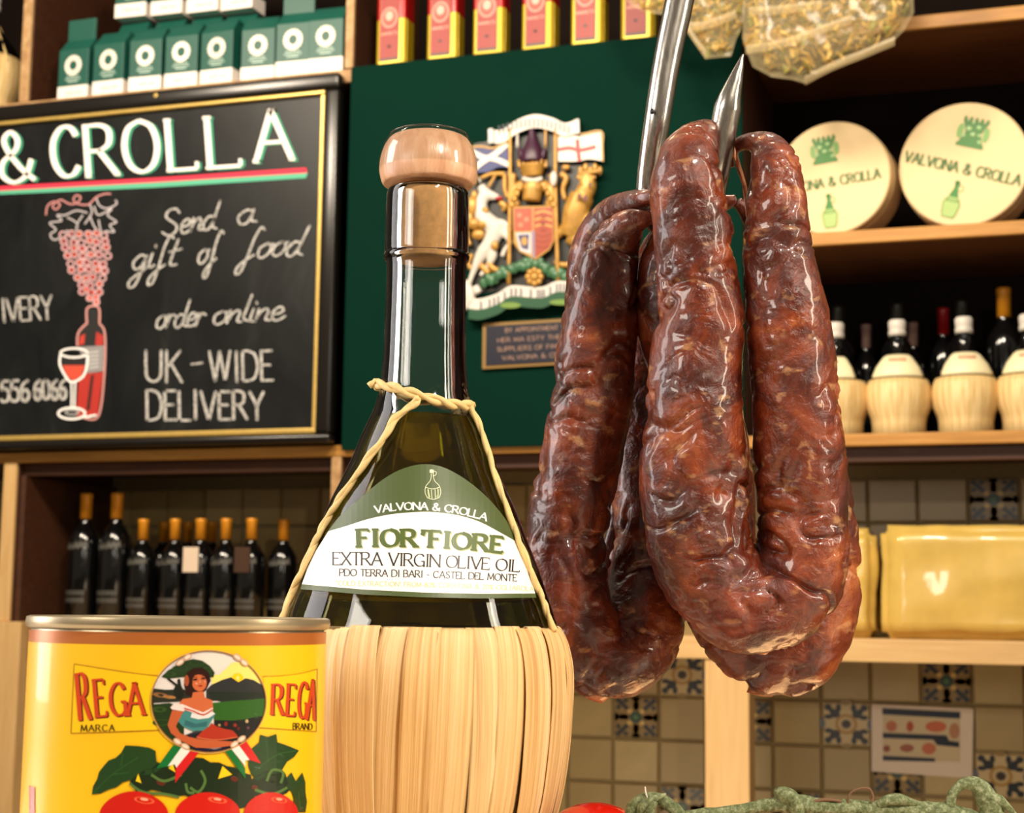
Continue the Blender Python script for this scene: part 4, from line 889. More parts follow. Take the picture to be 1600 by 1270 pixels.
# round wooden cheese boxes standing on edge
def wheel(cx, cy, R, rz, rotz, label):
    """rotz turns the box about the vertical; rz turns the print"""
    p = onY(cx, cy, F0+.03); zc = 1.966+R; r = root('round_cheese_box', (p.x, F0+.03, 1.966), label, 'box', 'round cheese boxes on the right shelf')
    mb = MB(); n = 56; Rm = Matrix.Rotation(rotz, 3, 'Z'); c = Vector((p.x, F0+.03, zc)); vs = []
    prof = [(R-.003, 0), (R, .003), (R, .034), (R+.0012, .035), (R+.0012, .037), (R, .038), (R, .115), (R-.003, .118)]
    for rr, y in prof:
        for k in range(n): a = 2*math.pi*k/n; vs.append(c+Rm @ Vector((rr*math.cos(a), y, rr*math.sin(a))))
    mb.add(vs, [(i*n+k, i*n+(k+1) % n, (i+1)*n+(k+1) % n, (i+1)*n+k) for i in range(len(prof)-1) for k in range(n)]+[tuple(range(n)), tuple((len(prof)-1)*n+k for k in range(n))])
    o = mb.build('round_box', 'boxwood', r, smooth=False); o.modifiers.new('e', 'EDGE_SPLIT').split_angle = math.radians(40)
    for f in o.data.polygons: f.use_smooth = len(f.vertices) == 4
    S = R/97.0; cr, sr = math.cos(rz), math.sin(rz)
    d = Decal(lambda x, y, l=0: c+Rm @ Vector((((x-(9 if R < .13 else 0))*cr+y*sr)*S, -.0008-l*.0005, (y*cr-(x-(9 if R < .13 else 0))*sr)*S)))   # x,y in picture pixels from the centre, y up
    g1, g2 = '#2c7a18', '#74aa54'
    d.poly([(-21, 27), (21, 27), (21, 33), (-21, 33)], g1); d.poly([(-19, 33), (19, 33), (12, 50), (20, 68), (-20, 68), (-12, 50)], g1)
    for k in range(5): d.ell(-17+k*8.5, 70, 3, 4.5, g1, 0, n=10)
    for x, y, rr in ((-8, 56, 4), (6, 60, 3.4), (0, 48, 3.6), (10, 48, 2.6), (-13, 44, 2.6), (-4, 66, 2.4), (13, 38, 3)): d.ell(x, y, rr, rr*.8, '#a8cf8a', 1, n=12)
    d.ell(-20, 50, 5, 12, g2, 0, n=12); d.ell(20, 50, 5, 12, g2, 0, n=12)
    d.build('crest_print', 'print', r)
    d = Decal(lambda x, y, l=0: c+Rm @ Vector((((x-(9 if R < .13 else 0))*cr+y*sr)*S, -.0008-l*.0005, (y*cr-(x-(9 if R < .13 else 0))*sr)*S)))
    d.text('VALVONA & CROLLA', (-89, -14), (89, -14), -16, '#3f6a16', 0, 4.0, 2.0, serif=.08)
    d.build('lettering', 'print', r)
    d = Decal(lambda x, y, l=0: c+Rm @ Vector((((x-(9 if R < .13 else 0))*cr+y*sr)*S, -.0008-l*.0005, (y*cr-(x-(9 if R < .13 else 0))*sr)*S)))
    d.poly([(-3.5, -29), (3.5, -29), (3, -38), (8, -52), (-8, -52), (-3, -38)], '#247a1c'); d.ell(0, -29, 4.5, 3.5, '#247a1c', 0, n=12)
    d.poly([(-8, -52), (8, -52), (13, -60), (12, -76), (9, -84), (-9, -84), (-12, -76), (-13, -60)], '#a3c070'); d.ring(0, -57, 11, 2, 1.4, '#56902f', 1, 14)
    d.ring(7, -37, 4, 5, 1.2, '#5a9a48', 1, 12)
    for s in (-1, 1): d.ribbon([(s*8, -53), (s*13, -62), (s*11, -78), (s*8, -84)], 1.6, '#56902f', 1)
    d.ribbon([(-9, -84), (9, -84)], 1.6, '#56902f', 1); d.build('flask_print', 'print', r)
wheel(1300, 258, .126, math.radians(-4), math.radians(-7), 'round pale cheese box with green print, partly hidden behind the sausage')
wheel(1505, 240, .135, math.radians(18), math.radians(-5), 'larger round pale cheese box with tilted green print at the right')

# wrapped cheese blocks
def block(px0, px1, pyt, Y, dep, label):
    a = onY(px0, pyt, Y); b = onY(px1, pyt, Y); r = root('cheese_block', ((a.x+b.x)/2, Y, SD), label, 'cheese')
    mb = MB(); mb.box((a.x, Y, SD), (b.x, Y+dep, a.z)); o = mb.build('wrapped_block', 'cheese', r); m_ = o.modifiers
    bm = bmesh.new(); bm.from_mesh(o.data); bmesh.ops.bevel(bm, geom=bm.edges[:], offset=.016, segments=3, affect='EDGES'); bmesh.ops.subdivide_edges(bm, edges=[e for e in bm.edges if e.calc_length() > .06], cuts=9, use_grid_fill=True)
    bmesh.ops.triangulate(bm, faces=[f for f in bm.faces if len(f.verts) > 4])
    for v in bm.verts:
        k = noise.noise(v.co*11)*.009+noise.noise(v.co*34)*.003; v.co += v.normal*k
        v.co.z = max(v.co.z, .0) if True else 0
    bm.to_mesh(o.data); bm.free()
    for f in o.data.polygons: f.use_smooth = True
    return r
r = block(1376, 1662, 822, F0+.06, .20, 'large yellow wrapped cheese block on the pale pine shelf at the right')
r = block(1250, 1366, 826, F0+.10, .18, 'yellow wrapped cheese block half hidden behind the sausages')

# pasta bags hanging from a rail above the picture
rl = root('hanging_rail', (-.45, 3.12, 2.72), 'dark metal rail the pasta bags hang from', 'rail')
mb = MB(); mb.tube([(-1.5, 3.12, 2.72), (.6, 3.12, 2.72)], [.008, .008], 12); mb.build('rail_bar', 'blackthing', rl)
for x in (-1.45, .55):
    mb = MB(); mb.tube([(x, 3.12, 2.72), (x, 3.41, 2.72)], [.006, .006], 8); mb.build('bracket', 'blackthing', rl)
def bag(outline, Y, thick, label, n=420, dens=1):
    """outline in picture pixels (top may lie above the frame)"""
    xs = [p[0] for p in outline]; ys = [p[1] for p in outline]; cx, cy = (min(xs)+max(xs))/2, (min(ys)+max(ys))/2
    top = onY(cx, min(ys), Y); r = root('pasta_bag', tuple(top), label, 'bag', 'clear bags of pasta hanging at the top')
    from mathutils.geometry import intersect_point_tri_2d
    tri = tessellate_polygon([[Vector((p[0], p[1], 0)) for p in outline]])
    def inside(x, y, s=1.0):
        x = cx+(x-cx)/s; y = cy+(y-cy)/s
        return any(intersect_point_tri_2d((x, y), outline[a], outline[b], outline[c]) for a, b, c in tri)
    def edge(x, y):
        best = 1e9
        for (ax, ay), (bx, by) in zip(outline, outline[1:]+outline[:1]):
            t = max(0, min(1, ((x-ax)*(bx-ax)+(y-ay)*(by-ay))/((bx-ax)**2+(by-ay)**2+1e-9))); best = min(best, math.hypot(x-ax-t*(bx-ax), y-ay-t*(by-ay)))
        return best
    for col in ('pasta', 'pasta_green'):
        mb = MB(); k = 0; m_ = int(n*(.72 if col == 'pasta' else .28))
        while k < m_:
            x, y = random.uniform(min(xs), max(xs)), random.uniform(min(ys), max(ys))
            if not inside(x, y, .93): continue
            e = edge(x, y); tt = thick*min(1, (e/34)**.5); p = onY(x, y, Y+random.uniform(-.9, .9)*tt*.5)
            ax = Vector((random.uniform(-1, 1), random.uniform(-.4, .4), random.uniform(-1, 1))).normalized(); L = random.uniform(.006, .017); cv = Vector((random.uniform(-1, 1), random.uniform(-1, 1), random.uniform(-1, 1)))*.004
            mb.tube([p-ax*L, p+cv*1.5, p+ax*L], [.0038, .0050, .0036], 4, flat=.4); k += 1
        o = mb.build('dried_pasta' if col == 'pasta' else 'green_dried_pasta', col, r, kind='stuff')
    # film: two crumpled sheets joined at the edge
    bm = bmesh.new(); vs = [bm.verts.new((p[0], p[1], 0)) for p in outline]
    for t in tri:
        try: bm.faces.new([vs[i] for i in t])
        except ValueError: pass
    for ax in (0, 1):
        lo, hi = (min(xs), max(xs)) if ax == 0 else (min(ys), max(ys)); q = lo+9
        while q < hi:
            co = [0, 0, 0]; co[ax] = q; no = [0, 0, 0]; no[ax] = 1; bmesh.ops.bisect_plane(bm, geom=bm.verts[:]+bm.edges[:]+bm.faces[:], plane_co=co, plane_no=no); q += 9
    bm.verts.index_update(); mb = MB()
    for s in (-1, 1):
        vv = []
        for v in bm.verts:
            e = edge(v.co.x, v.co.y); tt = thick*.62*min(1, (max(0, e-6)/30)**.5); nz = noise.noise(Vector((v.co.x*.035, v.co.y*.05, s*3)))*.009*min(1, e/12)
            vv.append(onY(v.co.x, v.co.y, Y+s*(tt+abs(nz)+.0008)))
        mb.add(vv, [tuple(v.index for v in f.verts) for f in bm.faces])
    bm.free(); mb.build('cellophane_film', 'cello', r, smooth=True)
    return r
b1 = bag([(1166, -110), (1180, -150), (1420, -170), (1428, 20), (1412, 48), (1398, 62), (1340, 90), (1276, 116), (1262, 112), (1258, 130), (1236, 124), (1205, 120), (1176, 104), (1160, 60)], 3.16, .045, 'large clear bag of twisted pasta hanging right of the hook point', 900)
b2 = bag([(1042, -150), (1150, -160), (1170, -60), (1160, 40), (1150, 62), (1142, 88), (1120, 90), (1102, 92), (1078, 56), (1052, 10)], 3.22, .035, 'narrow clear bag of pasta hanging between the hook shank and its point', 420)
b3 = bag([(950, -150), (1040, -150), (1044, 4), (1038, 23), (1010, 20), (985, 8), (965, -20)], 3.18, .03, 'small clear bag of pasta hanging in front of the last red tin', 220)
# seam folds of the film
for bb, pl in ((b1, [[(1165, 78), (1230, 66), (1290, 44), (1330, 30)], [(1258, 126), (1300, 104), (1350, 84), (1398, 64)], [(1170, 18), (1230, 14), (1285, 6)]]), (b2, [[(1060, 20), (1078, 50), (1104, 86)], [(1070, 40), (1100, 40), (1150, 22)]])):
    for q in pl:
        mb = MB(); c3 = catmull(q, 4); Yq = 3.12 if bb is b1 else 3.19
        vs = []
        for x, y in c3: vs += [onY(x, y-7, Yq), onY(x, y+7, Yq+.002), onY(x, y, Yq-.001)]
        n_ = len(c3); mb.add(vs, [f for i in range(n_-1) for f in ((3*i, 3*i+2, 3*i+5, 3*i+3), (3*i+2, 3*i+1, 3*i+4, 3*i+5))]); mb.build('film_seam', 'seam_film', bb, smooth=True)

# ================================================================== FOREGROUND
ZC = 1.028          # counter top
mb = MB(); mb.box((-1.6, .30, ZC-.04), (.9, .745, ZC)); ct = mb.build('counter', 'counter', None, bevel=.004, label='pale marble counter top under the can, bottle and tomatoes', cat='counter')
def mkrev(prof, A, up=True):
    """surface of revolution about the vertical through A; returns ray->surface mapper"""
    pz = sorted((z, r) for r, z in prof)
    def rad(z):
        if z <= pz[0][0]: return pz[0][1]
        for (z0, r0), (z1, r1) in zip(pz, pz[1:]):
            if z <= z1: return r0+(r1-r0)*(z-z0)/(z1-z0+1e-9)
        return pz[-1][1]
    D = (Vector((A[0], A[1], CAM.z))-CAM).dot(FWD)
    def f(px, py, off=0.0):
        r = ray(px, py); best = None; d = D-.085; prev = d
        while d < D+.02:
            p = CAM+r*d; g = math.hypot(p.x-A[0], p.y-A[1])-(rad(p.z)+off)
            if best is None or g < best[0]: best = (g, d)
            if g <= 0:
                lo, hi = prev, d
                for _ in range(12):
                    m = (lo+hi)/2; p = CAM+r*m
                    if math.hypot(p.x-A[0], p.y-A[1])-(rad(p.z)+off) > 0: lo = m
                    else: hi = m
                return CAM+r*hi
            prev = d; d += .0016
        p = CAM+r*best[1]; c = Vector((A[0], A[1], p.z)); return c+(p-c).normalized()*(rad(p.z)+off)
    return f
def zat(px, py, A): r = ray(px, py); return CAM.z+r.z*math.hypot(A[0], A[1])/math.hypot(r.x, r.y)

# ------------------------------------------------------------------ tin of tomatoes
q = P(283, 955, .53); CA = (q.x, q.y); RC = 231*.53/FPX*1.0
ZT = zat(283, 963, CA)
can = root('food_can', (CA[0], CA[1], ZC), 'yellow tin can of tomatoes with a printed label and metal rim', 'can')
mb = MB(); body = [(RC-.0016, ZC), (RC-.0001, ZC+.0006), (RC-.0001, ZC+.0028), (RC-.0018, ZC+.0045), (RC-.0012, ZC+.007), (RC-.0012, ZT-.007), (RC-.0018, ZT-.0042), (RC-.0001, ZT-.0034), (RC+.0003, ZT-.002), (RC, ZT-.0004), (RC-.0012, ZT), (RC-.0022, ZT-.0008), (RC-.0024, ZT-.0045), (RC-.009, ZT-.005), (RC-.011, ZT-.004), (RC-.03, ZT-.0045)]
mb.lathe(body, 96, (CA[0], CA[1], 0)); o = mb.build('can_body', 'tinplate', can, smooth=True)
o.modifiers.new('e', 'EDGE_SPLIT').split_angle = math.radians(50)
mb = MB(); mb.lathe([(RC-.0010, ZT-.0088), (RC-.0010, ZT-.0046)], 96, (CA[0], CA[1], 0), caps=False); mb.build('lacquered_band', 'copper_band', can, smooth=True)
mb = MB(); mb.lathe([(RC-.0009, ZC+.006), (RC-.0009, ZT-.0084)], 96, (CA[0], CA[1], 0), caps=False); MT['yellow_label'] = plain('yellow_paper_label', '#f0b808', .32, 0, .015, 30, Coat_Weight=.3); mb.build('paper_label', 'yellow_label', can, smooth=True)
cm = mkrev([(RC-.0009, ZC), (RC-.0009, ZT)], CA)
CANM = lambda px, py, layer=0: cm(px, py, .00012+layer*.00005)
K = 2.963
d = Decal(CANM); d.T = lambda x, y: (x/K, 940+y/K); GY = 12
LN = '#9a6a10'
for q in ([(343, 288), (450, 305), (560, 322), (660, 336), (745, 343)], [(1215, 346), (1300, 343), (1400, 330), (1470, 311)], [(343, 288), (328, 610)], [(328, 610), (500, 605), (740, 595)], [(1190, 583), (1300, 590), (1465, 602)], [(1470, 311), (1465, 602)]): d.curve(q, 1.1, LN, 0)
d.poly([(345, 292), (560, 326), (740, 348), (700, 470), (735, 592), (332, 606)], '#f2c010', -.5, GY); d.poly([(1218, 350), (1466, 316), (1460, 598), (1195, 580), (1230, 470)], '#f2c010', -.5, GY)
d.build('name_panel', 'gloss_print', can); d = Decal(CANM); d.T = lambda x, y: (x/K, 940+y/K)
for col, ddx, ddy, l in (('#5a1408', 2.0, 1.5, 1), ('#c8421a', 0, 0, 2)):
    for ch, x0, x1, yb, yt, st in (('R', 367, 420, 545, 335, 20), ('E', 445, 497, 532, 362, 18), ('G', 510, 588, 528, 378, 17), ('A', 588, 668, 524, 378, 17)):
        d.text(ch, d.T(x0+4, yb), d.T(x1-2, yb-4), (yb-yt)/K, col, l, st/K, 8/K, serif=.13, dx=ddx, dy=ddy)
    pass
d.build('brand_lettering', 'gloss_print', can, label='red brand lettering left of the picture')
d = Decal(CANM); d.T = lambda x, y: (x/K, 940+y/K)
for col, ddx, ddy, l in (('#5a1408', 2.0, 1.5, 1), ('#c8421a', 0, 0, 2)):
    for ch, x0, x1, yb, yt, st in (('R', 1256, 1310, 522, 385, 16), ('E', 1325, 1365, 528, 383, 14), ('G', 1376, 1420, 540, 372, 13), ('A', 1418, 1456, 546, 362, 13)):
        d.text(ch, d.T(x0+3, yb-2), d.T(x1-1, yb), (yb-yt)/K, col, l, st/K, 6/K, serif=.13, dx=ddx, dy=ddy)
d.build('brand_lettering', 'gloss_print', can, label='red brand lettering right of the picture'); d = Decal(CANM); d.T = lambda x, y: (x/K, 940+y/K); d.text('MARCA', d.T(375, 600), d.T(530, 598), 29/K, '#3a2408', 2, 1.7, .8, serif=.08, track=.28); d.build('small_lettering', 'gloss_print', can); d = Decal(CANM); d.T = lambda x, y: (x/K, 940+y/K); d.text('BRAND', d.T(1357, 590), d.T(1446, 592), 28/K, '#3a2408', 2, 1.5, .8, serif=.06, track=.2)
d.build('small_lettering', 'gloss_print', can)
# painted medallion (crop scale 4.886)
K7 = 4.886
d = Decal(CANM); d.T = lambda x, y: (220+x/K7, 1010+y/K7)
cx, cy, rx, ry = 518, 420, 438, 388
def el(a): return (cx+rx*math.cos(a), cy+ry*math.sin(a))
d.ell(cx, cy, rx, ry, '#dcd2cc', 1, GY, n=60)
def under(pts, col, l): d.poly(pts, col, l, GY)
def arc(a0, a1, n=14): return [el(math.radians(a0+(a1-a0)*k/n)) for k in range(n+1)]
under([(540, 215), (600, 215), (700, 120), (800, 120), (880, 200), (925, 280), (800, 262), (690, 262), (540, 290)], '#eed872', 2)
under([(400, 90), (520, 50), (640, 60), (700, 120), (560, 210), (430, 150)], '#ded4c8', 2.1)
d.ell(738, 240, 44, 38, '#f2c40c', 2.5)
under(arc(-12, 10, 6)+[(560, 410), (500, 400), (500, 330), (540, 292), (620, 255), (690, 234), (745, 272), (800, 242), (860, 255), (935, 300)], '#2b2c2c', 3)
under([(520, 345), (945, 350), (945, 415), (540, 415)], '#20281f', 3.3)
under(arc(168, 195, 6)+[(190, 330), (330, 325), (420, 400), (300, 420), (100, 430)], '#262a20', 3)
d.ell(150, 370, 60, 18, '#8a5c34', 3.5, rot=.15); d.ell(220, 385, 50, 12, '#a8743e', 3.6, rot=.1)
under(arc(20, 70, 8)+[(700, 700), (560, 640), (560, 540)]+[(700, 560), (900, 520)], '#1c1c16', 3)
under([(540, 430), (700, 415), (850, 405), (950, 395)]+arc(2, 17, 4)+[(880, 545), (700, 565), (560, 560)], '#2c5a1c', 3.4)
under([(900, 530)]+arc(17, 72, 10)+[(600, 760), (550, 620), (600, 570), (760, 565)], '#1a1a18', 3.6)
under(arc(100, 176, 14)+[(100, 440), (220, 430), (330, 470), (330, 700), (430, 790)], '#1e3414', 3.3)
for x, y, a_, b_, c in ((140, 480, 60, 22, '#2f4a1c'), (160, 580, 70, 26, '#294418'), (720, 600, 14, 14, '#8a2a1c'), (810, 570, 12, 14, '#b9a070'), (650, 590, 14, 18, '#7a241c'), (820, 620, 10, 10, '#6a3a4a'), (600, 600, 10, 10, '#a88c5c'), (745, 625, 12, 14, '#5a1c1c')): d.ell(x, y, a_, b_, c, 4)
# tree
d.poly([(250, 330), (262, 300), (200, 250), (215, 240), (280, 290), (280, 250), (300, 245), (310, 300), (330, 340), (320, 400), (270, 400)], '#1a1c14', 4, GY)
d.poly([d_ for d_ in [(158, 230), (210, 180), (270, 150), (330, 115), (400, 95), (470, 108), (530, 150), (565, 200), (555, 235), (500, 235), (400, 225), (330, 232), (250, 240), (200, 245)]], '#22361a', 4.2, GY)
for x, y, a_, b_ in ((300, 165, 60, 22), (430, 125, 60, 18), (500, 180, 40, 22), (230, 210, 40, 16)): d.ell(x, y, a_, b_, '#2f4a22', 4.3)
# woman
SK, SK2 = '#c4643a', '#a04a28'
d.poly([(330, 290), (350, 200), (400, 165), (470, 160), (520, 200), (535, 260), (500, 330), (470, 360), (400, 380), (350, 370)], '#2a100a', 5, GY)
d.poly([(398, 350), (478, 340), (490, 390), (545, 410), (552, 460), (530, 500), (440, 520), (340, 490), (290, 440), (320, 400), (390, 390)], SK, 5.4, GY)
d.ell(447, 275, 56, 66, SK, 6, rot=-.1); d.ell(350, 260, 18, 42, SK2, 5.6); d.poly([(372, 240), (395, 195), (440, 190), (500, 205), (515, 250), (500, 225), (440, 212), (400, 225), (392, 300), (375, 290)], '#30120a', 6.6)
d.ell(415, 252, 17, 7, '#1c0a08', 7, rot=-.1); d.ell(478, 243, 17, 7, '#1c0a08', 7, rot=-.1); d.curve([(398, 240), (415, 233), (432, 238)], .8, '#2a100a', 7); d.curve([(462, 230), (480, 224), (494, 232)], .8, '#2a100a', 7)
d.poly([(450, 250), (460, 275), (444, 278)], '#d98a62', 7); d.ell(456, 300, 17, 6, '#9a2418', 7, rot=-.08); d.ell(425, 282, 12, 9, '#d98a68', 6.8); d.ell(490, 268, 8, 8, '#d98a68', 6.8)
d.poly([(320, 505), (350, 490), (440, 520), (480, 540), (545, 500), (570, 515), (545, 560), (520, 600), (500, 640), (400, 645), (320, 610), (275, 560)], '#3f7f7c', 6, GY)
d.poly([(390, 505), (460, 525), (545, 495), (568, 512), (520, 545), (440, 555), (380, 540)], '#d8d4d2', 6.4, GY); d.poly([(340, 560), (420, 590), (510, 570), (500, 610), (400, 620), (330, 600)], '#2f6266', 6.4, GY)
d.poly([(225, 465), (255, 435), (320, 440), (400, 475), (475, 502), (550, 465), (552, 488), (480, 530), (400, 505), (335, 480), (330, 495), (240, 480)], '#ead0c8', 6.8, GY)
d.curve([(330, 470), (400, 492), (478, 520), (550, 480)], 2.2, '#b83a2c', 7.2)
d.poly([(240, 485), (325, 495), (290, 560), (268, 610), (300, 660), (370, 690), (440, 705), (520, 715), (700, 725), (700, 755), (560, 775), (420, 772), (300, 715), (230, 660), (205, 600), (222, 540)], '#b85830', 7.4, GY)
d.poly([(300, 690), (430, 640), (500, 640), (430, 700), (340, 700)], '#1a1620', 6.2)
d.poly([(425, 690), (470, 645), (520, 610), (540, 582), (580, 610), (640, 628), (700, 640), (740, 680), (700, 702), (560, 712), (450, 705)], '#a8301c', 7.8, GY)
d.curve([(425, 690), (500, 706), (600, 712), (740, 690)], 1.6, '#c9603c', 8); d.poly([(380, 765), (560, 785), (690, 760), (640, 790), (520, 808), (420, 790)], '#181430', 5, GY)
d.ring(cx, cy, rx, ry, 2.0, '#8a5a24', 8, 70); d.ring(cx, cy, rx+5, ry+5, .7, '#d8b070', 8.5, 70)
for x, y, r_ in ((300, 120, -.6), (358, 80, -.5), (738, 82, .6), (790, 122, .7), (280, 725, .6), (340, 762, .5), (770, 705, -.6), (715, 745, -.6)): d.ell(x, y, 36, 22, '#c9a080', 9, rot=r_, n=16); d.ell(x, y, 25, 12, '#e8d0bc', 9.5, rot=r_, n=14)
# ribbons
def rib(a, b, c_, l): d.poly(a, '#0f6a2c', l, GY); d.poly(b, '#e8ded6', l, GY); d.poly(c_, '#c81c1c', l, GY)
rib([(248, 752), (310, 770), (205, 915), (118, 930)], [(310, 770), (378, 792), (272, 925), (258, 898), (205, 915)], [(378, 792), (445, 808), (262, 1040), (268, 925)], 7)
rib([(645, 800), (690, 780), (798, 930), (798, 1010)], [(690, 780), (748, 752), (830, 865), (798, 870), (800, 915)], [(748, 752), (800, 712), (918, 892), (830, 865)], 7)
d.build('medallion', 'gloss_print', can, label='oval picture of a woman in an off-shoulder blouse holding a bowl, with ribbons')
d = Decal(CANM); d.T = lambda x, y: (x/K, 940+y/K)
LF, LF2, LF3 = '#1e3d18', '#2f5a22', '#16260f'
leaves = [[(425, 892), (450, 820), (480, 760), (560, 700), (580, 665), (640, 668), (690, 675), (720, 690), (725, 740), (770, 760), (720, 790), (640, 800), (570, 835), (500, 870)],
          [(1165, 680), (1200, 650), (1205, 615), (1240, 625), (1280, 612), (1285, 650), (1330, 665), (1385, 688), (1330, 740), (1300, 790), (1240, 800), (1190, 830), (1150, 760)],
          [(1310, 830), (1350, 790), (1370, 830), (1400, 790), (1415, 880), (1415, 975), (1370, 975), (1350, 880)],
          [(640, 800), (760, 740), (900, 720), (1050, 760), (1160, 800), (1170, 930), (1100, 960), (1000, 900), (820, 900), (700, 870), (630, 880), (600, 830)],
          [(1130, 860), (1200, 800), (1300, 770), (1350, 860), (1300, 900), (1180, 900), (1150, 960), (1110, 940)]]
def serrate(l):
    out = []
    for (ax, ay), (bx, by) in zip(l, l[1:]+l[:1]):
        n = max(1, int(math.hypot(bx-ax, by-ay)/32))
        for k in range(n):
            t_ = k/n; o_ = (7 if k % 2 else -3) if k else 0; L_ = math.hypot(bx-ax, by-ay); out.append((ax+(bx-ax)*t_+(by-ay)/L_*o_, ay+(by-ay)*t_-(bx-ax)/L_*o_))
    return out
for i, l in enumerate(leaves): d.poly(serrate(l), LF if i < 3 else LF3, 3, GY)
for q in ([(430, 888), (520, 800), (640, 720)], [(520, 800), (600, 790)], [(560, 760), (570, 700)], [(1180, 780), (1280, 710), (1370, 690)], [(1240, 740), (1230, 640)], [(1390, 960), (1380, 880)]): d.curve(q, 1.2, LF2, 4)
for q in ([(600, 840), (660, 880), (760, 890), (830, 905)], [(930, 780), (950, 830), (920, 880), (880, 860)], [(1235, 830), (1260, 780), (1310, 790), (1300, 840)], [(700, 800), (760, 830), (840, 800)], [(1180, 870), (1260, 890), (1330, 860)], [(860, 840), (870, 880), (900, 885)]): d.curve(q, 4.2, '#4f6e34', 5)
for x, y, r_ in ((745, 835, 22), (1085, 820, 18), (1180, 860, 16)): d.ell(x, y, r_, r_*.7, '#5a2414', 4.5, rot=.3)
for q in ([(640, 795), (655, 840), (628, 830)], [(1030, 760), (1075, 800), (1010, 820)], [(800, 750), (812, 790), (780, 770)]): d.poly(q, '#f2c410', 6)
for x, rr, hh in ((620, 160, 110), (962, 150, 95), (1255, 125, 95)):
    yc = 975+(12 if x == 620 else 2); d.poly([(x+rr*math.cos(a), yc-hh*math.sin(a)*(1-.12*math.cos(a)**2)) for a in (math.pi*k/24 for k in range(25))]+[(x-rr, yc+110), (x+rr, yc+110)], '#c41808', 5.5, GY)
    d.ell(x+rr*.3, yc-hh*.62, rr*.3, hh*.14, '#e05a34', 6, rot=.15); d.ell(x+rr*.3, yc-hh*.66, rr*.12, hh*.06, '#f0a080', 6.5, rot=.15)
d.build('tomato_picture', 'gloss_print', can, label='printed picture of ripe tomatoes with green leaves')
d = Decal(CANM); d.T = lambda x, y: (x/K, 940+y/K); d.poly([(134, 850), (160, 858), (160, 1000), (134, 1000)], '#c8544a', 2, GY); d.build('side_print', 'gloss_print', can)

# ------------------------------------------------------------------ olive oil bottle in straw
DB = .66; q = P(656, 955, DB); BA = (q.x, q.y); u = DB/FPX
prof_px = [(590, 60), (585, 67)]
def Z(py): return zat(657, py, BA)
gl = [(1290, 190), (1240, 218), (1180, 226), (1080, 229), (1020, 226), (985, 218), (965, 212), (930, 200), (890, 186), (850, 170), (820, 158), (790, 146), (750, 127), (720, 113), (690, 101), (660, 88), (640, 79), (620, 73), (600, 69), (560, 66), (500, 64.5), (440, 63.5), (412, 64), (406, 68), (400, 69), (395, 67.5), (350, 67), (310, 66.5), (298, 64)]
gprof = [(150*u, ZC+.001), (170*u, ZC+.004), (180*u, ZC+.012)]+[(w_*u, Z(y)) for y, w_ in gl]
bt = root('oil_bottle', (BA[0], BA[1], ZC), 'large olive oil bottle in pale straw with green and white label and wooden stopper', 'bottle')
def smooth_prof(pr, per=3):
    return [(r, z) for r, z in catmull(pr, per)]
sp_ = smooth_prof(gprof)
mb = MB(); c0 = (BA[0], BA[1], 0)
inner = [(max(.002, r-.0024), z+(.003 if i < 3 else 0)) for i, (r, z) in enumerate(sp_)]
mb.lathe(sp_+list(reversed(inner)), 96, c0, caps=False); n_ = len(sp_)*2; 
k0 = (n_-1)*96; mb.f += [tuple(range(95, -1, -1)), tuple(k0+k for k in range(96))]; mb.c += [None]*2; mb.m += [0]*2
mb.build('glass_bottle', 'glass', bt, smooth=True)
ZO = Z(652)
op = [(max(.002, r-.0030), z) for r, z in inner if z < ZO]+[(0, 0)]
rr = mkrev([(r, z) for r, z in sp_], BA)
op = [(r-.00003+.0030+.0001, z) for r, z in op[:-1]]; op = [(max(.004, r), z) for r, z in op]
lastr = op[-1][0]; op.append((lastr-.0012, ZO))
mb = MB(); mb.lathe(op, 96, c0); o = mb.build('olive_oil', 'oil', bt, smooth=True); o.modifiers.new('e', 'EDGE_SPLIT').split_angle = math.radians(50)
# stopper
mb = MB(); mb.lathe([(48*u, Z(408)), (52*u, Z(404)), (55*u, Z(330)), (55.5*u, Z(312)), (55.5*u, Z(297))], 48, c0); mb.build('cork', 'cork', bt, smooth=True)
mb = MB(); mb.lathe(smooth_prof([(52*u, Z(293)), (66*u, Z(290)), (74*u, Z(287)), (79*u, Z(268)), (77*u, Z(246)), (69*u, Z(226)), (58*u, Z(216)), (30*u, Z(213))], 4), 64, c0); mb.build('wooden_stopper', 'capwood', bt, smooth=True)
mb = MB(); pl = [(81*u, Z(268)), (79*u, Z(244)), (72*u, Z(224)), (63.5*u, Z(212)), (61*u, Z(211.5))]; mb.lathe(pl+[(r-.0003, z-.0003) for r, z in reversed(pl)], 64, c0, caps=False); mb.build('shrink_film', 'film_clear', bt, smooth=True)
mb = MB()
ringz = Z(212); mb.tube([(BA[0]+62*u*math.cos(a), BA[1]+62*u*math.sin(a), ringz) for a in (2*math.pi*k/64 for k in range(65))], [.00035]*65, 6); mb.build('film_edge', 'film_rim', bt, smooth=True)
bm_ = mkrev(sp_, BA)
BM = lambda px, py, layer=0: bm_(px, py, .00018+layer*.00006)
d = Decal(BM); KB = 3.3333; d.T = lambda x, y: (420+x/KB, 690+y/KB)
arch = catmull([(318, 452), (380, 375), (470, 300), (560, 222), (650, 162), (740, 127), (820, 117), (900, 130), (980, 168), (1060, 222), (1140, 292), (1210, 372), (1262, 450), (1292, 512)], 3)
wtop = catmull([(1292, 522), (1200, 470), (1100, 418), (1000, 386), (900, 370), (800, 365), (650, 376), (520, 402), (400, 440), (310, 466)], 3)
d.poly(arch+wtop, '#47552a', 1, 9)
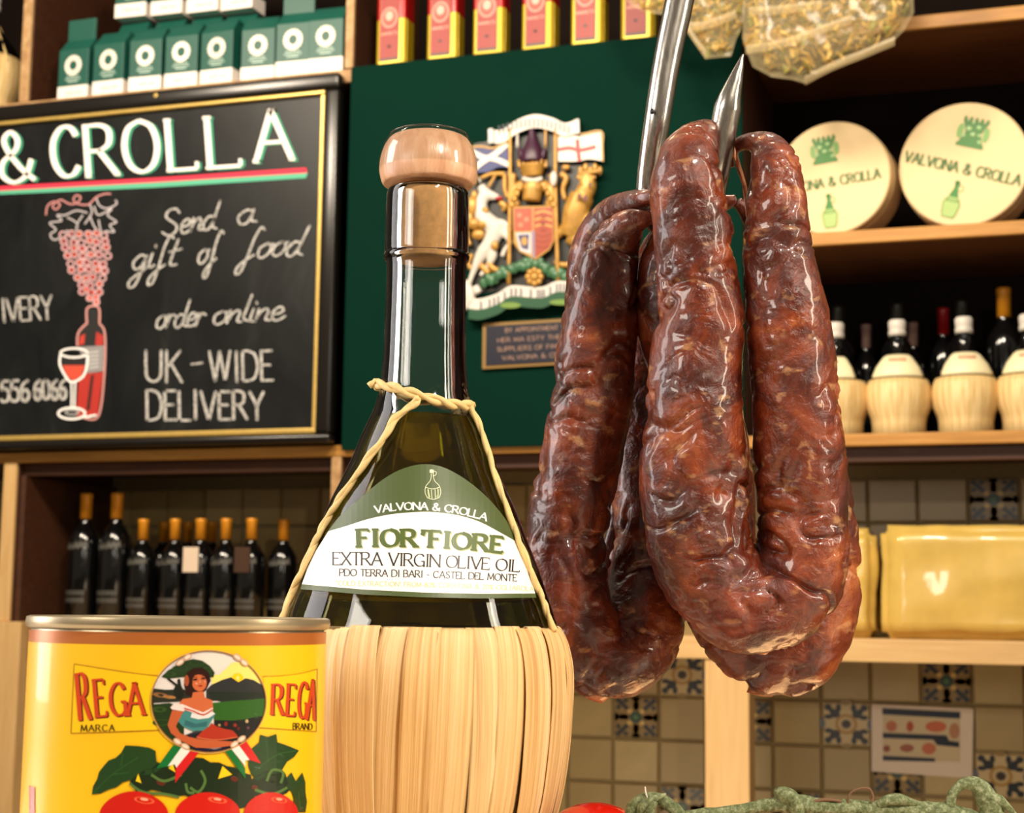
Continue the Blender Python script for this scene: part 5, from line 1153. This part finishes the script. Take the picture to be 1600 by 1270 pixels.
d.poly(wtop[::-1]+[(1330, 620), (1362, 710), (1388, 790), (1100, 792), (800, 785), (500, 770), (172, 742), (200, 660), (245, 570)], '#f3ece6', 1, 9)
d.poly([(172, 742), (500, 770), (800, 785), (1100, 792), (1388, 790), (1394, 812), (1100, 816), (800, 810), (500, 796), (165, 768)], '#47552a', 1, 9)
d.poly([(250, 482), (262, 492), (215, 590), (160, 700), (112, 745), (104, 742), (150, 640), (210, 520)], '#c9c04a', 1, 6)
d.build('label', 'print', bt, label='green and white paper label')
tx = Decal(BM); tx.T = d.T; t = lambda x, y: d.T(x, y)
OL, OL2 = '#4f5f26', '#a9ad7c'
tx.text('VALVONA & CROLLA', t(556, 372), t(1132, 412), 37/KB, '#f6f2ea', 2, 2.7, 1.3, serif=.09, sag=36/KB, track=.13)
for col, ddx, ddy, l in ((OL2, 1.8, 1.5, 2), (OL, 0, 0, 3)):
    tx.text("FIOR'FIORE", t(468, 546), t(1215, 578), 88/KB, col, l, 7.6, 2.8, serif=.17, sag=14/KB, h1=80/KB, track=.22, dx=ddx, dy=ddy)
tx.text('EXTRA VIRGIN OLIVE OIL', t(335, 641), t(1305, 678), 66/KB, '#241c1c', 2, 2.6, 1.15, serif=.09, sag=10/KB, track=.1, h1=60/KB)
tx.text('PDO TERRA DI BARI - CASTEL DEL MONTE', t(368, 698), t(1292, 727), 35/KB, '#2c2422', 2, 1.7, .95, serif=.07, sag=5/KB, track=.14)
tx.text('"COLD EXTRACTION" FROM 80% CORATINA & 20% OGLIAROLA', t(352, 748), t(1378, 778), 24/KB, '#c9c690', 2, 1.2, .8, sag=4/KB, track=.2)
tx.build('label_lettering', 'print', bt)
tx = Decal(BM); tx.T = d.T; E = '#dfe0b8'
for q in ([(838, 150), (846, 145), (858, 150), (856, 160), (862, 200), (888, 230), (896, 262), (888, 290)], [(846, 165), (842, 200), (818, 232), (814, 264), (826, 292)], [(826, 292), (858, 300), (888, 290)], [(818, 238), (856, 246), (890, 236)], [(858, 152), (872, 158), (870, 172), (858, 178)], [(830, 246), (836, 292)], [(846, 248), (850, 296)], [(866, 248), (868, 296)], [(880, 244), (882, 292)]): tx.curve(q, .9, E, 2)
tx.poly([(838, 146), (858, 146), (860, 162), (838, 162)], E, 2); tx.poly([(824, 250), (888, 248), (884, 290), (830, 290)], '#8f9a5c', 1.5); tx.build('flask_emblem', 'print', bt)

# straw basket: single strips laid side by side over the belly
sb = bpy.data.objects.new('straw_basket', None); COL.objects.link(sb); sb.parent = bt; sb['_org'] = bt['_org']; KIDS.setdefault(bt.name, []).append(sb)
bz0, bz1 = ZC+.002, Z(978)
belly = smooth_prof([(160*u, ZC+.002), (182*u, ZC+.012), (192*u, Z(1330)), (210*u, Z(1270)), (222*u, Z(1220)), (231*u, Z(1150)), (234.5*u, Z(1090)), (233*u, Z(1040)), (228*u, Z(1008)), (222*u, Z(990)), (216*u, Z(980)), (210*u, Z(978)), (205*u, Z(984))], 3)
view = math.atan2(CAM.y-BA[1], CAM.x-BA[0])
mb = MB(); mb.lathe([(r-.0009, z) for r, z in belly], 72, c0, caps=False); mb.build('straw_lining', 'straw', sb, smooth=True)
random.seed(21); a = 0; k = 0
while a < 2*math.pi-.02:
    wdt = random.choice([.10, .14, .17, .22, .12, .19]); wdt = min(wdt, 2*math.pi-a+.02)
    lean = random.uniform(-.05, .05)+(.0 if random.random() < .7 else random.choice([-.12, .10])); ov = .022; lift = .0004+.0006*(k % 3)
    mb = MB(); nx = 9; taper = random.uniform(-.12, .12); curl = random.uniform(.0004, .0012); jj = random.uniform(-.0008, .0008)
    for i, (r, z) in enumerate(belly):
        tt = i/(len(belly)-1)
        for j in range(nx):
            s_ = j/(nx-1)-.5; ang = view+math.pi+a+wdt/2+lean*(tt-.6)+s_*(wdt+ov)*(1+taper*(.5-tt))
            ro = r+lift+curl*(abs(s_)*2)**3*(1 if (k % 2) else -.3)+.00022*math.sin(s_*31+k*2.1)+.0004*noise.noise(Vector((ang*7, z*60, k)))
            kk = len(mb.v); mb.v.append(Vector((BA[0]+ro*math.cos(ang), BA[1]+ro*math.sin(ang), z+(jj if i >= len(belly)-8 else 0)))); mb.uv[kk] = (s_*wdt/6.28*3+k*.37, z*4)
    for i in range(len(belly)-1):
        for j in range(nx-1): mb.f.append((i*nx+j, i*nx+j+1, (i+1)*nx+j+1, (i+1)*nx+j)); mb.c.append(None); mb.m.append(0)
    o = mb.build('straw_strip', 'straw', sb, smooth=True); s2 = o.modifiers.new('s', 'SOLIDIFY'); s2.thickness = .0005; s2.offset = -1
    a += wdt; k += 1

# raffia cords round the neck and down the sides
def cordline(pts, off, rad, twist=0, ph=0, nstr=1):
    out = []
    for i, (x, y) in enumerate(catmull(pts, 8)): out.append(bm_(x, y, off))
    return out
def twisted(mb, line, rad, turns, tw=.0011):
    n = len(line)
    for s_ in (0, math.pi):
        vs = []
        for i, p in enumerate(line):
            tdir = (Vector(line[min(i+1, n-1)])-Vector(line[max(i-1, 0)])).normalized(); c = Vector((BA[0], BA[1], p.z)); nr = (p-c).normalized(); b2_ = tdir.cross(nr)
            ph = s_+turns*2*math.pi*i/n; vs.append(p+nr*math.cos(ph)*tw*.6+b2_*math.sin(ph)*tw)
        mb.tube(vs, [rad*(1+.2*math.sin(i*.7+s_)) for i in range(n)], 8)
mb = MB(); line = cordline([(583, 597), (605, 603), (640, 613), (680, 624), (712, 632), (733, 634)], .0012, .001)
back = [Vector((BA[0]+(74*u)*math.cos(view+th), BA[1]+(74*u)*math.sin(view+th), z_)) for th, z_ in [(math.radians(90-g*10), Z(634-g*.2)) for g in range(0)]]
twisted(mb, line, .00125, 3.0)
# rear half of the loop
a0 = math.atan2(line[-1].y-BA[1], line[-1].x-BA[0]); a1 = math.atan2(line[0].y-BA[1], line[0].x-BA[0])
while a1 < a0: a1 += 2*math.pi
rear = []
for g in range(25):
    th = a0+(a1-a0)*g/24; zz = line[-1].z+(line[0].z-line[-1].z)*g/24; rear.append(Vector((BA[0]+(73*u+.001)*math.cos(th), BA[1]+(73*u+.001)*math.sin(th), zz)))
twisted(mb, rear, .0012, 3)
e = line[0]; mb.tube([line[2], line[0], P(579, 601, (e-CAM).dot(FWD)), P(576, 597, (e-CAM).dot(FWD))], [.0017, .0018, .0016, .0010], 8)
mb.ball(bm_(733, 632, .0012), (.0022, .0022, .0020), 10, 8); mb.build('neck_cord', 'raffia', bt, smooth=True, label='twisted raffia tied round the neck')
mb = MB(); ln = cordline([(655, 622), (645, 632), (617, 655), (597, 688), (570, 723), (541, 765), (519, 797), (504, 824), (489, 854), (471, 894), (453, 932), (441, 968)], .0014, 0); twisted(mb, ln, .00115, 3.5, .0007); mb.build('side_cord', 'raffia', bt, smooth=True)
mb = MB(); ln = cordline([(733, 632), (748, 663), (760, 696), (774, 745), (794, 798), (812, 849), (830, 893), (845, 930), (854, 955), (866, 985)], .0014, 0); twisted(mb, ln, .0011, 4, .0007); mb.build('side_cord', 'raffia', bt, smooth=True)

# ------------------------------------------------------------------ hook and sausages
hk = root('meat_hook', tuple(P(1060, -200, .745)), 'worn steel meat hook with a sharp point holding the sausages', 'hook')
hp = catmull([(1128, -330, .755, 22), (1098, -180, .75, 22), (1062, 0, .747, 22.5), (1043, 90, .745, 21.5), (1028, 180, .744, 20.5), (1016, 260, .750, 19), (1013, 310, .754, 18.5), (1024, 345, .756, 18), (1055, 368, .752, 18), (1090, 360, .742, 18), (1110, 325, .730, 18.5), (1120, 270, .719, 20), (1130, 205, .715, 21), (1137, 168, .713, 21.5)], 6)
hp += [(1141, 150, .7125, 17.5), (1149, 125, .712, 12), (1156, 102, .7115, 6.5), (1161, 85, .711, 1.6)]
mb = MB(); mb.tube([P(x, y, dd) for x, y, dd, r in hp], [r*dd/FPX for x, y, dd, r in hp], 10)
o = mb.build('hook_bar', 'steel', hk, smooth=True); o.modifiers.new('e', 'EDGE_SPLIT').split_angle = math.radians(38)
o.data.materials.append(MT['darkglass'])
mb = MB(); mb.ball(P(1019, 174, .7365), (.0011, .0008, .0014), 8, 6); mb.build('rust_spot', 'blackthing', hk, smooth=True, label='small dark rust spot')
mr = root('meat_rail', tuple(P(1128, -345, .755)), 'steel rail above the counter that the meat hook hangs from', 'rail')
q = P(1128, -352, .755); mb = MB(); mb.tube([q+Vector((-.8, .0, 0)), q+Vector((.6, 0, 0))], [.008, .008], 16); mb.build('rail_bar', 'steel', mr, smooth=True)

def wr(p, d_, r, a, L):
    q = p+d_*r
    w1 = noise.noise(q*34); wv = Vector((noise.noise(q*45), noise.noise(q*45+Vector((7, 3, 1))), noise.noise(q*45+Vector((2, 9, 5)))))
    qq = q+wv*.011
    rg = 1-abs(noise.noise(Vector((qq.x*48, qq.y*48, qq.z*78))))*2.4; rg = max(0, rg-.35)/.65
    gate = max(0, min(1, noise.noise(q*30+Vector((5, 5, 5)))*2.2+.45))
    q3 = q+wv*.004; rg2 = 1-abs(noise.noise(Vector((q3.x*120, q3.y*120, q3.z*150+9))))*2.6; rg2 = max(0, rg2-.35)/.65
    g2 = max(0, noise.noise(q*42+Vector((1, 8, 3)))*1.8+.25)
    return r*(.085*w1-.135*rg**1.5*gate-.045*rg2*g2+.030*noise.noise(q*120)+.010*noise.noise(q*330))
def sausage(name, ctrl, label, seg=96, per=26, amp=1.0, parts=()):
    base = P(*ctrl[len(ctrl)//2][:3]); r = root(name, tuple(base), label, 'sausage', 'cured sausages hanging on the hook')
    c = catmull(ctrl, per); pts = [P(x, y, dd) for x, y, dd, rp in c]; rad = [max(.0012, rp*dd/FPX) for x, y, dd, rp in c]
    mb = MB(); mb.tube(pts, rad, seg, disp=lambda p, d_, rr_, a_, L: wr(p, d_, rr_, a_, L)*amp)
    mb.build('sausage_link', 'sausage', r, smooth=True)
    return r
s1 = sausage('sausage', [(1140, 262, .726, 8), (1133, 228, .726, 11), (1117, 210, .722, 17), (1095, 214, .712, 29), (1080, 240, .704, 45), (1076, 290, .70, 58), (1082, 350, .70, 62), (1086, 410, .70, 63), (1093, 490, .70, 68), (1090, 560, .70, 72), (1086, 640, .70, 77), (1084, 720, .70, 82), (1086, 790, .70, 84), (1094, 850, .70, 84), (1116, 902, .70, 82), (1152, 936, .70, 80), (1195, 944, .70, 78), (1234, 922, .70, 76), (1254, 870, .70, 74), (1254, 800, .70, 71), (1250, 710, .70, 71), (1243, 620, .70, 70), (1233, 530, .70, 67), (1223, 440, .70, 60), (1216, 370, .70, 54), (1213, 310, .70, 48), (1210, 262, .702, 40), (1198, 232, .708, 27), (1175, 222, .716, 15), (1154, 226, .722, 11), (1142, 240, .726, 9)],
             'front sausage loop, glossy dark red, hanging nearest the camera over the hook point')
# casing knot under the front loop, and a hanging fold of casing beside the hook point
mb = MB(); mb.tube([P(1165, 985, .70), P(1180, 1003, .70), P(1192, 1012, .70), P(1198, 1021, .70)], [.0075, .0058, .0035, .0012], 16, disp=lambda p, d_, r, a_, L: r*.25*noise.noise((p+d_*r)*400)); mb.build('casing_end', 'casing', s1, smooth=True, label='pale yellowish casing end')
mb = MB(); mb.tube([P(1150, 222, .722), P(1149, 245, .722), P(1156, 268, .722), P(1163, 290, .72), P(1166, 320, .715), P(1170, 360, .71)], [.0022, .0030, .0030, .0022, .0016, .0010], 12, flat=.4, disp=lambda p, d_, r, a_, L: r*.3*noise.noise((p+d_*r)*300)); mb.build('casing_fold', 'casing', s1, smooth=True)
s2 = sausage('sausage', [(1150, 312, .742, 9), (1128, 318, .744, 14), (1100, 328, .748, 22), (1072, 350, .75, 36), (1054, 400, .75, 50), (1050, 450, .75, 57), (1058, 520, .75, 60), (1082, 600, .75, 62), (1104, 690, .75, 64), (1112, 790, .75, 66), (1122, 890, .75, 68), (1148, 968, .75, 69), (1200, 1015, .75, 70), (1252, 1004, .75, 68), (1280, 940, .75, 65), (1283, 860, .75, 60), (1274, 770, .75, 56), (1262, 660, .75, 52), (1248, 550, .75, 48), (1228, 450, .75, 42), (1196, 370, .748, 28), (1166, 330, .744, 13), (1152, 316, .742, 9)],
             'sausage loop behind the front one, seen below and to its right', per=22)
mb = MB(); mb.tube([P(1185, 1062, .75), P(1200, 1076, .75), P(1208, 1086, .75)], [.008, .005, .0015], 14, disp=lambda p, d_, r, a_, L: r*.3*noise.noise((p+d_*r)*300)); mb.build('casing_end', 'casing', s2, smooth=True, label='orange yellow casing end')
s3 = sausage('sausage', [(1030, 342, .738, 8), (1008, 342, .737, 14), (984, 352, .742, 26), (962, 382, .752, 40), (948, 430, .752, 50), (939, 490, .752, 58), (931, 560, .752, 63), (924, 630, .752, 65), (912, 700, .752, 65), (897, 770, .752, 66), (884, 840, .752, 66), (886, 920, .752, 66), (904, 985, .752, 66), (942, 1027, .755, 68), (988, 1010, .76, 67), (1008, 945, .768, 64), (1012, 860, .778, 62), (1014, 760, .785, 58), (1012, 660, .788, 54), (1010, 560, .79, 48), (1012, 460, .788, 40), (1022, 390, .785, 24), (1040, 352, .775, 10)],
             'sausage loop at the left of the bunch, hanging behind the oil bottle', per=22)
mb = MB(); mb.tube([P(935, 1070, .757), P(938, 1088, .757), P(940, 1097, .757)], [.009, .006, .0012], 14, disp=lambda p, d_, r, a_, L: r*.3*noise.noise((p+d_*r)*300)); mb.build('casing_end', 'casing', s3, smooth=True, label='orange casing end')
s4 = sausage('sausage', [(1040, 306, .736, 8), (1015, 309, .740, 13), (985, 318, .757, 20), (955, 338, .778, 28), (933, 378, .79, 36), (924, 440, .795, 40), (926, 520, .80, 42), (935, 600, .80, 40), (946, 680, .80, 30), (962, 745, .795, 14), (962, 800, .785, 11), (950, 870, .778, 12), (936, 925, .775, 11), (931, 952, .775, 5)],
             'narrow sausage strand behind the left loop, its thin end in the dark gap', per=20, amp=.8)

# ------------------------------------------------------------------ tomatoes and vine
def tomato(px, py, dd, R, label, cal=True):
    q = P(px, py, dd); r = root('tomato', (q.x, q.y, ZC), label, 'tomato', 'vine tomatoes on the counter'); mb = MB()
    mb.ball((q.x, q.y, ZC+R*.96), (R, R, R*.96), 40, 24); mb.build('fruit', 'tomato', r, smooth=True)
    if not cal: return q
    mb = MB()
    for k in range(5):
        a = k*1.257+.3; b = Vector((math.cos(a), math.sin(a), 0)); t0 = Vector((q.x, q.y, ZC+R*1.90)); mb.tube([t0, t0+b*R*.4+Vector((0, 0, .001)), t0+b*R*.75+Vector((0, 0, -.003))], [.0012, .0014, .0004], 6, flat=.5)
    mb.build('calyx', 'vine', r, smooth=True); return q
tomato(930, 1340, .622, .0252, 'red tomato peeping up between the straw bottle and the vine', False)
vn = root('tomato_vine', tuple(P(1250, 1262, .60)), 'rough green tomato vine stalk along the bottom right edge', 'vine')
def vtube(name, pts, m='vine', seg=14, rough=.22, **kw):
    c = catmull(pts, 8); mb = MB(); mb.tube([P(x, y, dd) for x, y, dd, r in c], [r*dd/FPX for x, y, dd, r in c], seg, disp=lambda p, d_, r, a_, L: r*rough*.7*noise.noise((p+d_*r)*260)); return mb.build(name, m, vn, smooth=True, **kw)
vtube('main_stalk', [(1020, 1290, .60, 12), (1080, 1276, .60, 11), (1150, 1266, .60, 9), (1200, 1258, .60, 11), (1235, 1256, .60, 15), (1290, 1260, .60, 13), (1350, 1262, .60, 12), (1420, 1264, .60, 12), (1480, 1268, .60, 13), (1560, 1290, .60, 12)])
vtube('knuckle', [(1212, 1238, .60, 7), (1225, 1240, .598, 12), (1240, 1250, .597, 12), (1248, 1275, .597, 10)])
vtube('left_branch', [(985, 1290, .60, 10), (988, 1262, .60, 10), (1005, 1248, .60, 9), (1030, 1248, .60, 9), (1052, 1262, .60, 10), (1075, 1285, .60, 9)])
vtube('sepal', [(1000, 1285, .597, 4), (1003, 1262, .596, 7), (1018, 1250, .596, 6), (1033, 1244, .597, 4), (1040, 1240, .598, 2)])
vtube('sepal', [(1020, 1290, .595, 5), (1016, 1268, .595, 7), (1024, 1252, .595, 5)])
vtube('bud', [(1372, 1258, .598, 5), (1388, 1250, .598, 9), (1405, 1249, .598, 9), (1432, 1255, .599, 5), (1452, 1262, .60, 3)])
vtube('arched_stalk', [(1478, 1290, .60, 11), (1483, 1262, .60, 9), (1490, 1238, .60, 8), (1504, 1225, .60, 9), (1524, 1225, .60, 13), (1538, 1240, .60, 16), (1548, 1262, .60, 19), (1550, 1290, .60, 20)])
vtube('sepal', [(1540, 1245, .598, 9), (1560, 1250, .598, 9), (1578, 1264, .598, 5), (1592, 1280, .598, 2)])
vtube('dry_tendril', [(1325, 1256, .598, 1.6), (1328, 1240, .598, 1.6), (1342, 1232, .598, 1.6), (1358, 1232, .598, 1.6), (1364, 1244, .598, 2.2), (1362, 1252, .598, 2.6)], 'dryvine', 8, .1)
vtube('dry_tendril', [(1265, 1254, .598, 2), (1290, 1249, .598, 3), (1315, 1252, .598, 2)], 'dryvine', 8, .3)
vtube('dry_tendril', [(1012, 1248, .598, 1), (1009, 1238, .598, 1.2), (1008, 1229, .598, 1.0)], 'carton_white', 6, .1)
for i, (px, lab) in enumerate(((1090, 'tomato under the left end of the vine stalk'), (1250, 'tomato under the middle of the vine stalk'), (1430, 'tomato under the right part of the vine stalk'))):
    tomato(px, 1375, .612, .0215, lab)
for o in bpy.data.objects:
    if '_org' in o: del o['_org']
import math
FPX=2500.
YAW,PITCH,ROLL=math.radians(18.2),math.atan(320/2500),math.radians(.7)
def v(*a): return a
def add(a,b,k=1): return tuple(x+k*y for x,y in zip(a,b))
h=(-math.sin(YAW),math.cos(YAW),0);r0=(math.cos(YAW),math.sin(YAW),0);z=(0,0,1)
F=tuple(h[i]*math.cos(PITCH)+z[i]*math.sin(PITCH) for i in range(3))
U=tuple(-h[i]*math.sin(PITCH)+z[i]*math.cos(PITCH) for i in range(3))
R=tuple(r0[i]*math.cos(ROLL)+U[i]*math.sin(ROLL) for i in range(3))
U2=tuple(U[i]*math.cos(ROLL)-r0[i]*math.sin(ROLL) for i in range(3))
def ray(px,py): return tuple(F[i]+R[i]*(px-800)/FPX+U2[i]*(635-py)/FPX for i in range(3))
def onY(px,py,Y):
    r=ray(px,py);k=Y/r[1];return (round(r[0]*k,4),Y,round(1.15+r[2]*k,4))
def proj(x,y,zz):
    d=(x,y,zz-1.15);dp=sum(d[i]*F[i] for i in range(3))
    return (round(800+FPX*sum(d[i]*R[i] for i in range(3))/dp,1),round(635-FPX*sum(d[i]*U2[i] for i in range(3))/dp,1),round(dp,3))
if __name__=='__main__':
    YW=3.85
    for p in [(959,1100),(1031,1100),(1103,1100),(1133,1100),(1209,1100),(1285,1100),(1364,1100),(1443,1100),(1521,1100),(1600,1100),(1000,1085),(1000,1150),(1000,1218),(1500,1101),(1500,1248),(1240,1093),(1240,1165)]: print(p,onY(*p,YW))
    print('front')
    for p in [(0,172),(545,118),(0,696),(515,690),(800,76),(1430,352),(1280,366),(1590,340),(1600,5),(1420,25),(1320,682),(1600,675),(1400,998),(1400,1035),(1103,1150),(1172,1150),(32,100),(46,100),(540,60),(553,60),(1162,150),(1162,300),(2,800),(22,800),(800,697),(100,706),(0,960),(30,1100),(0,1270)]: print(p,onY(*p,3.4))
    print(proj(-.6,3.4,1.15),proj(0,3.4,1.15))
    for X in (-2,-1,0):
        print(X,proj(X,3.4,2.4),proj(X,3.4,1.0))
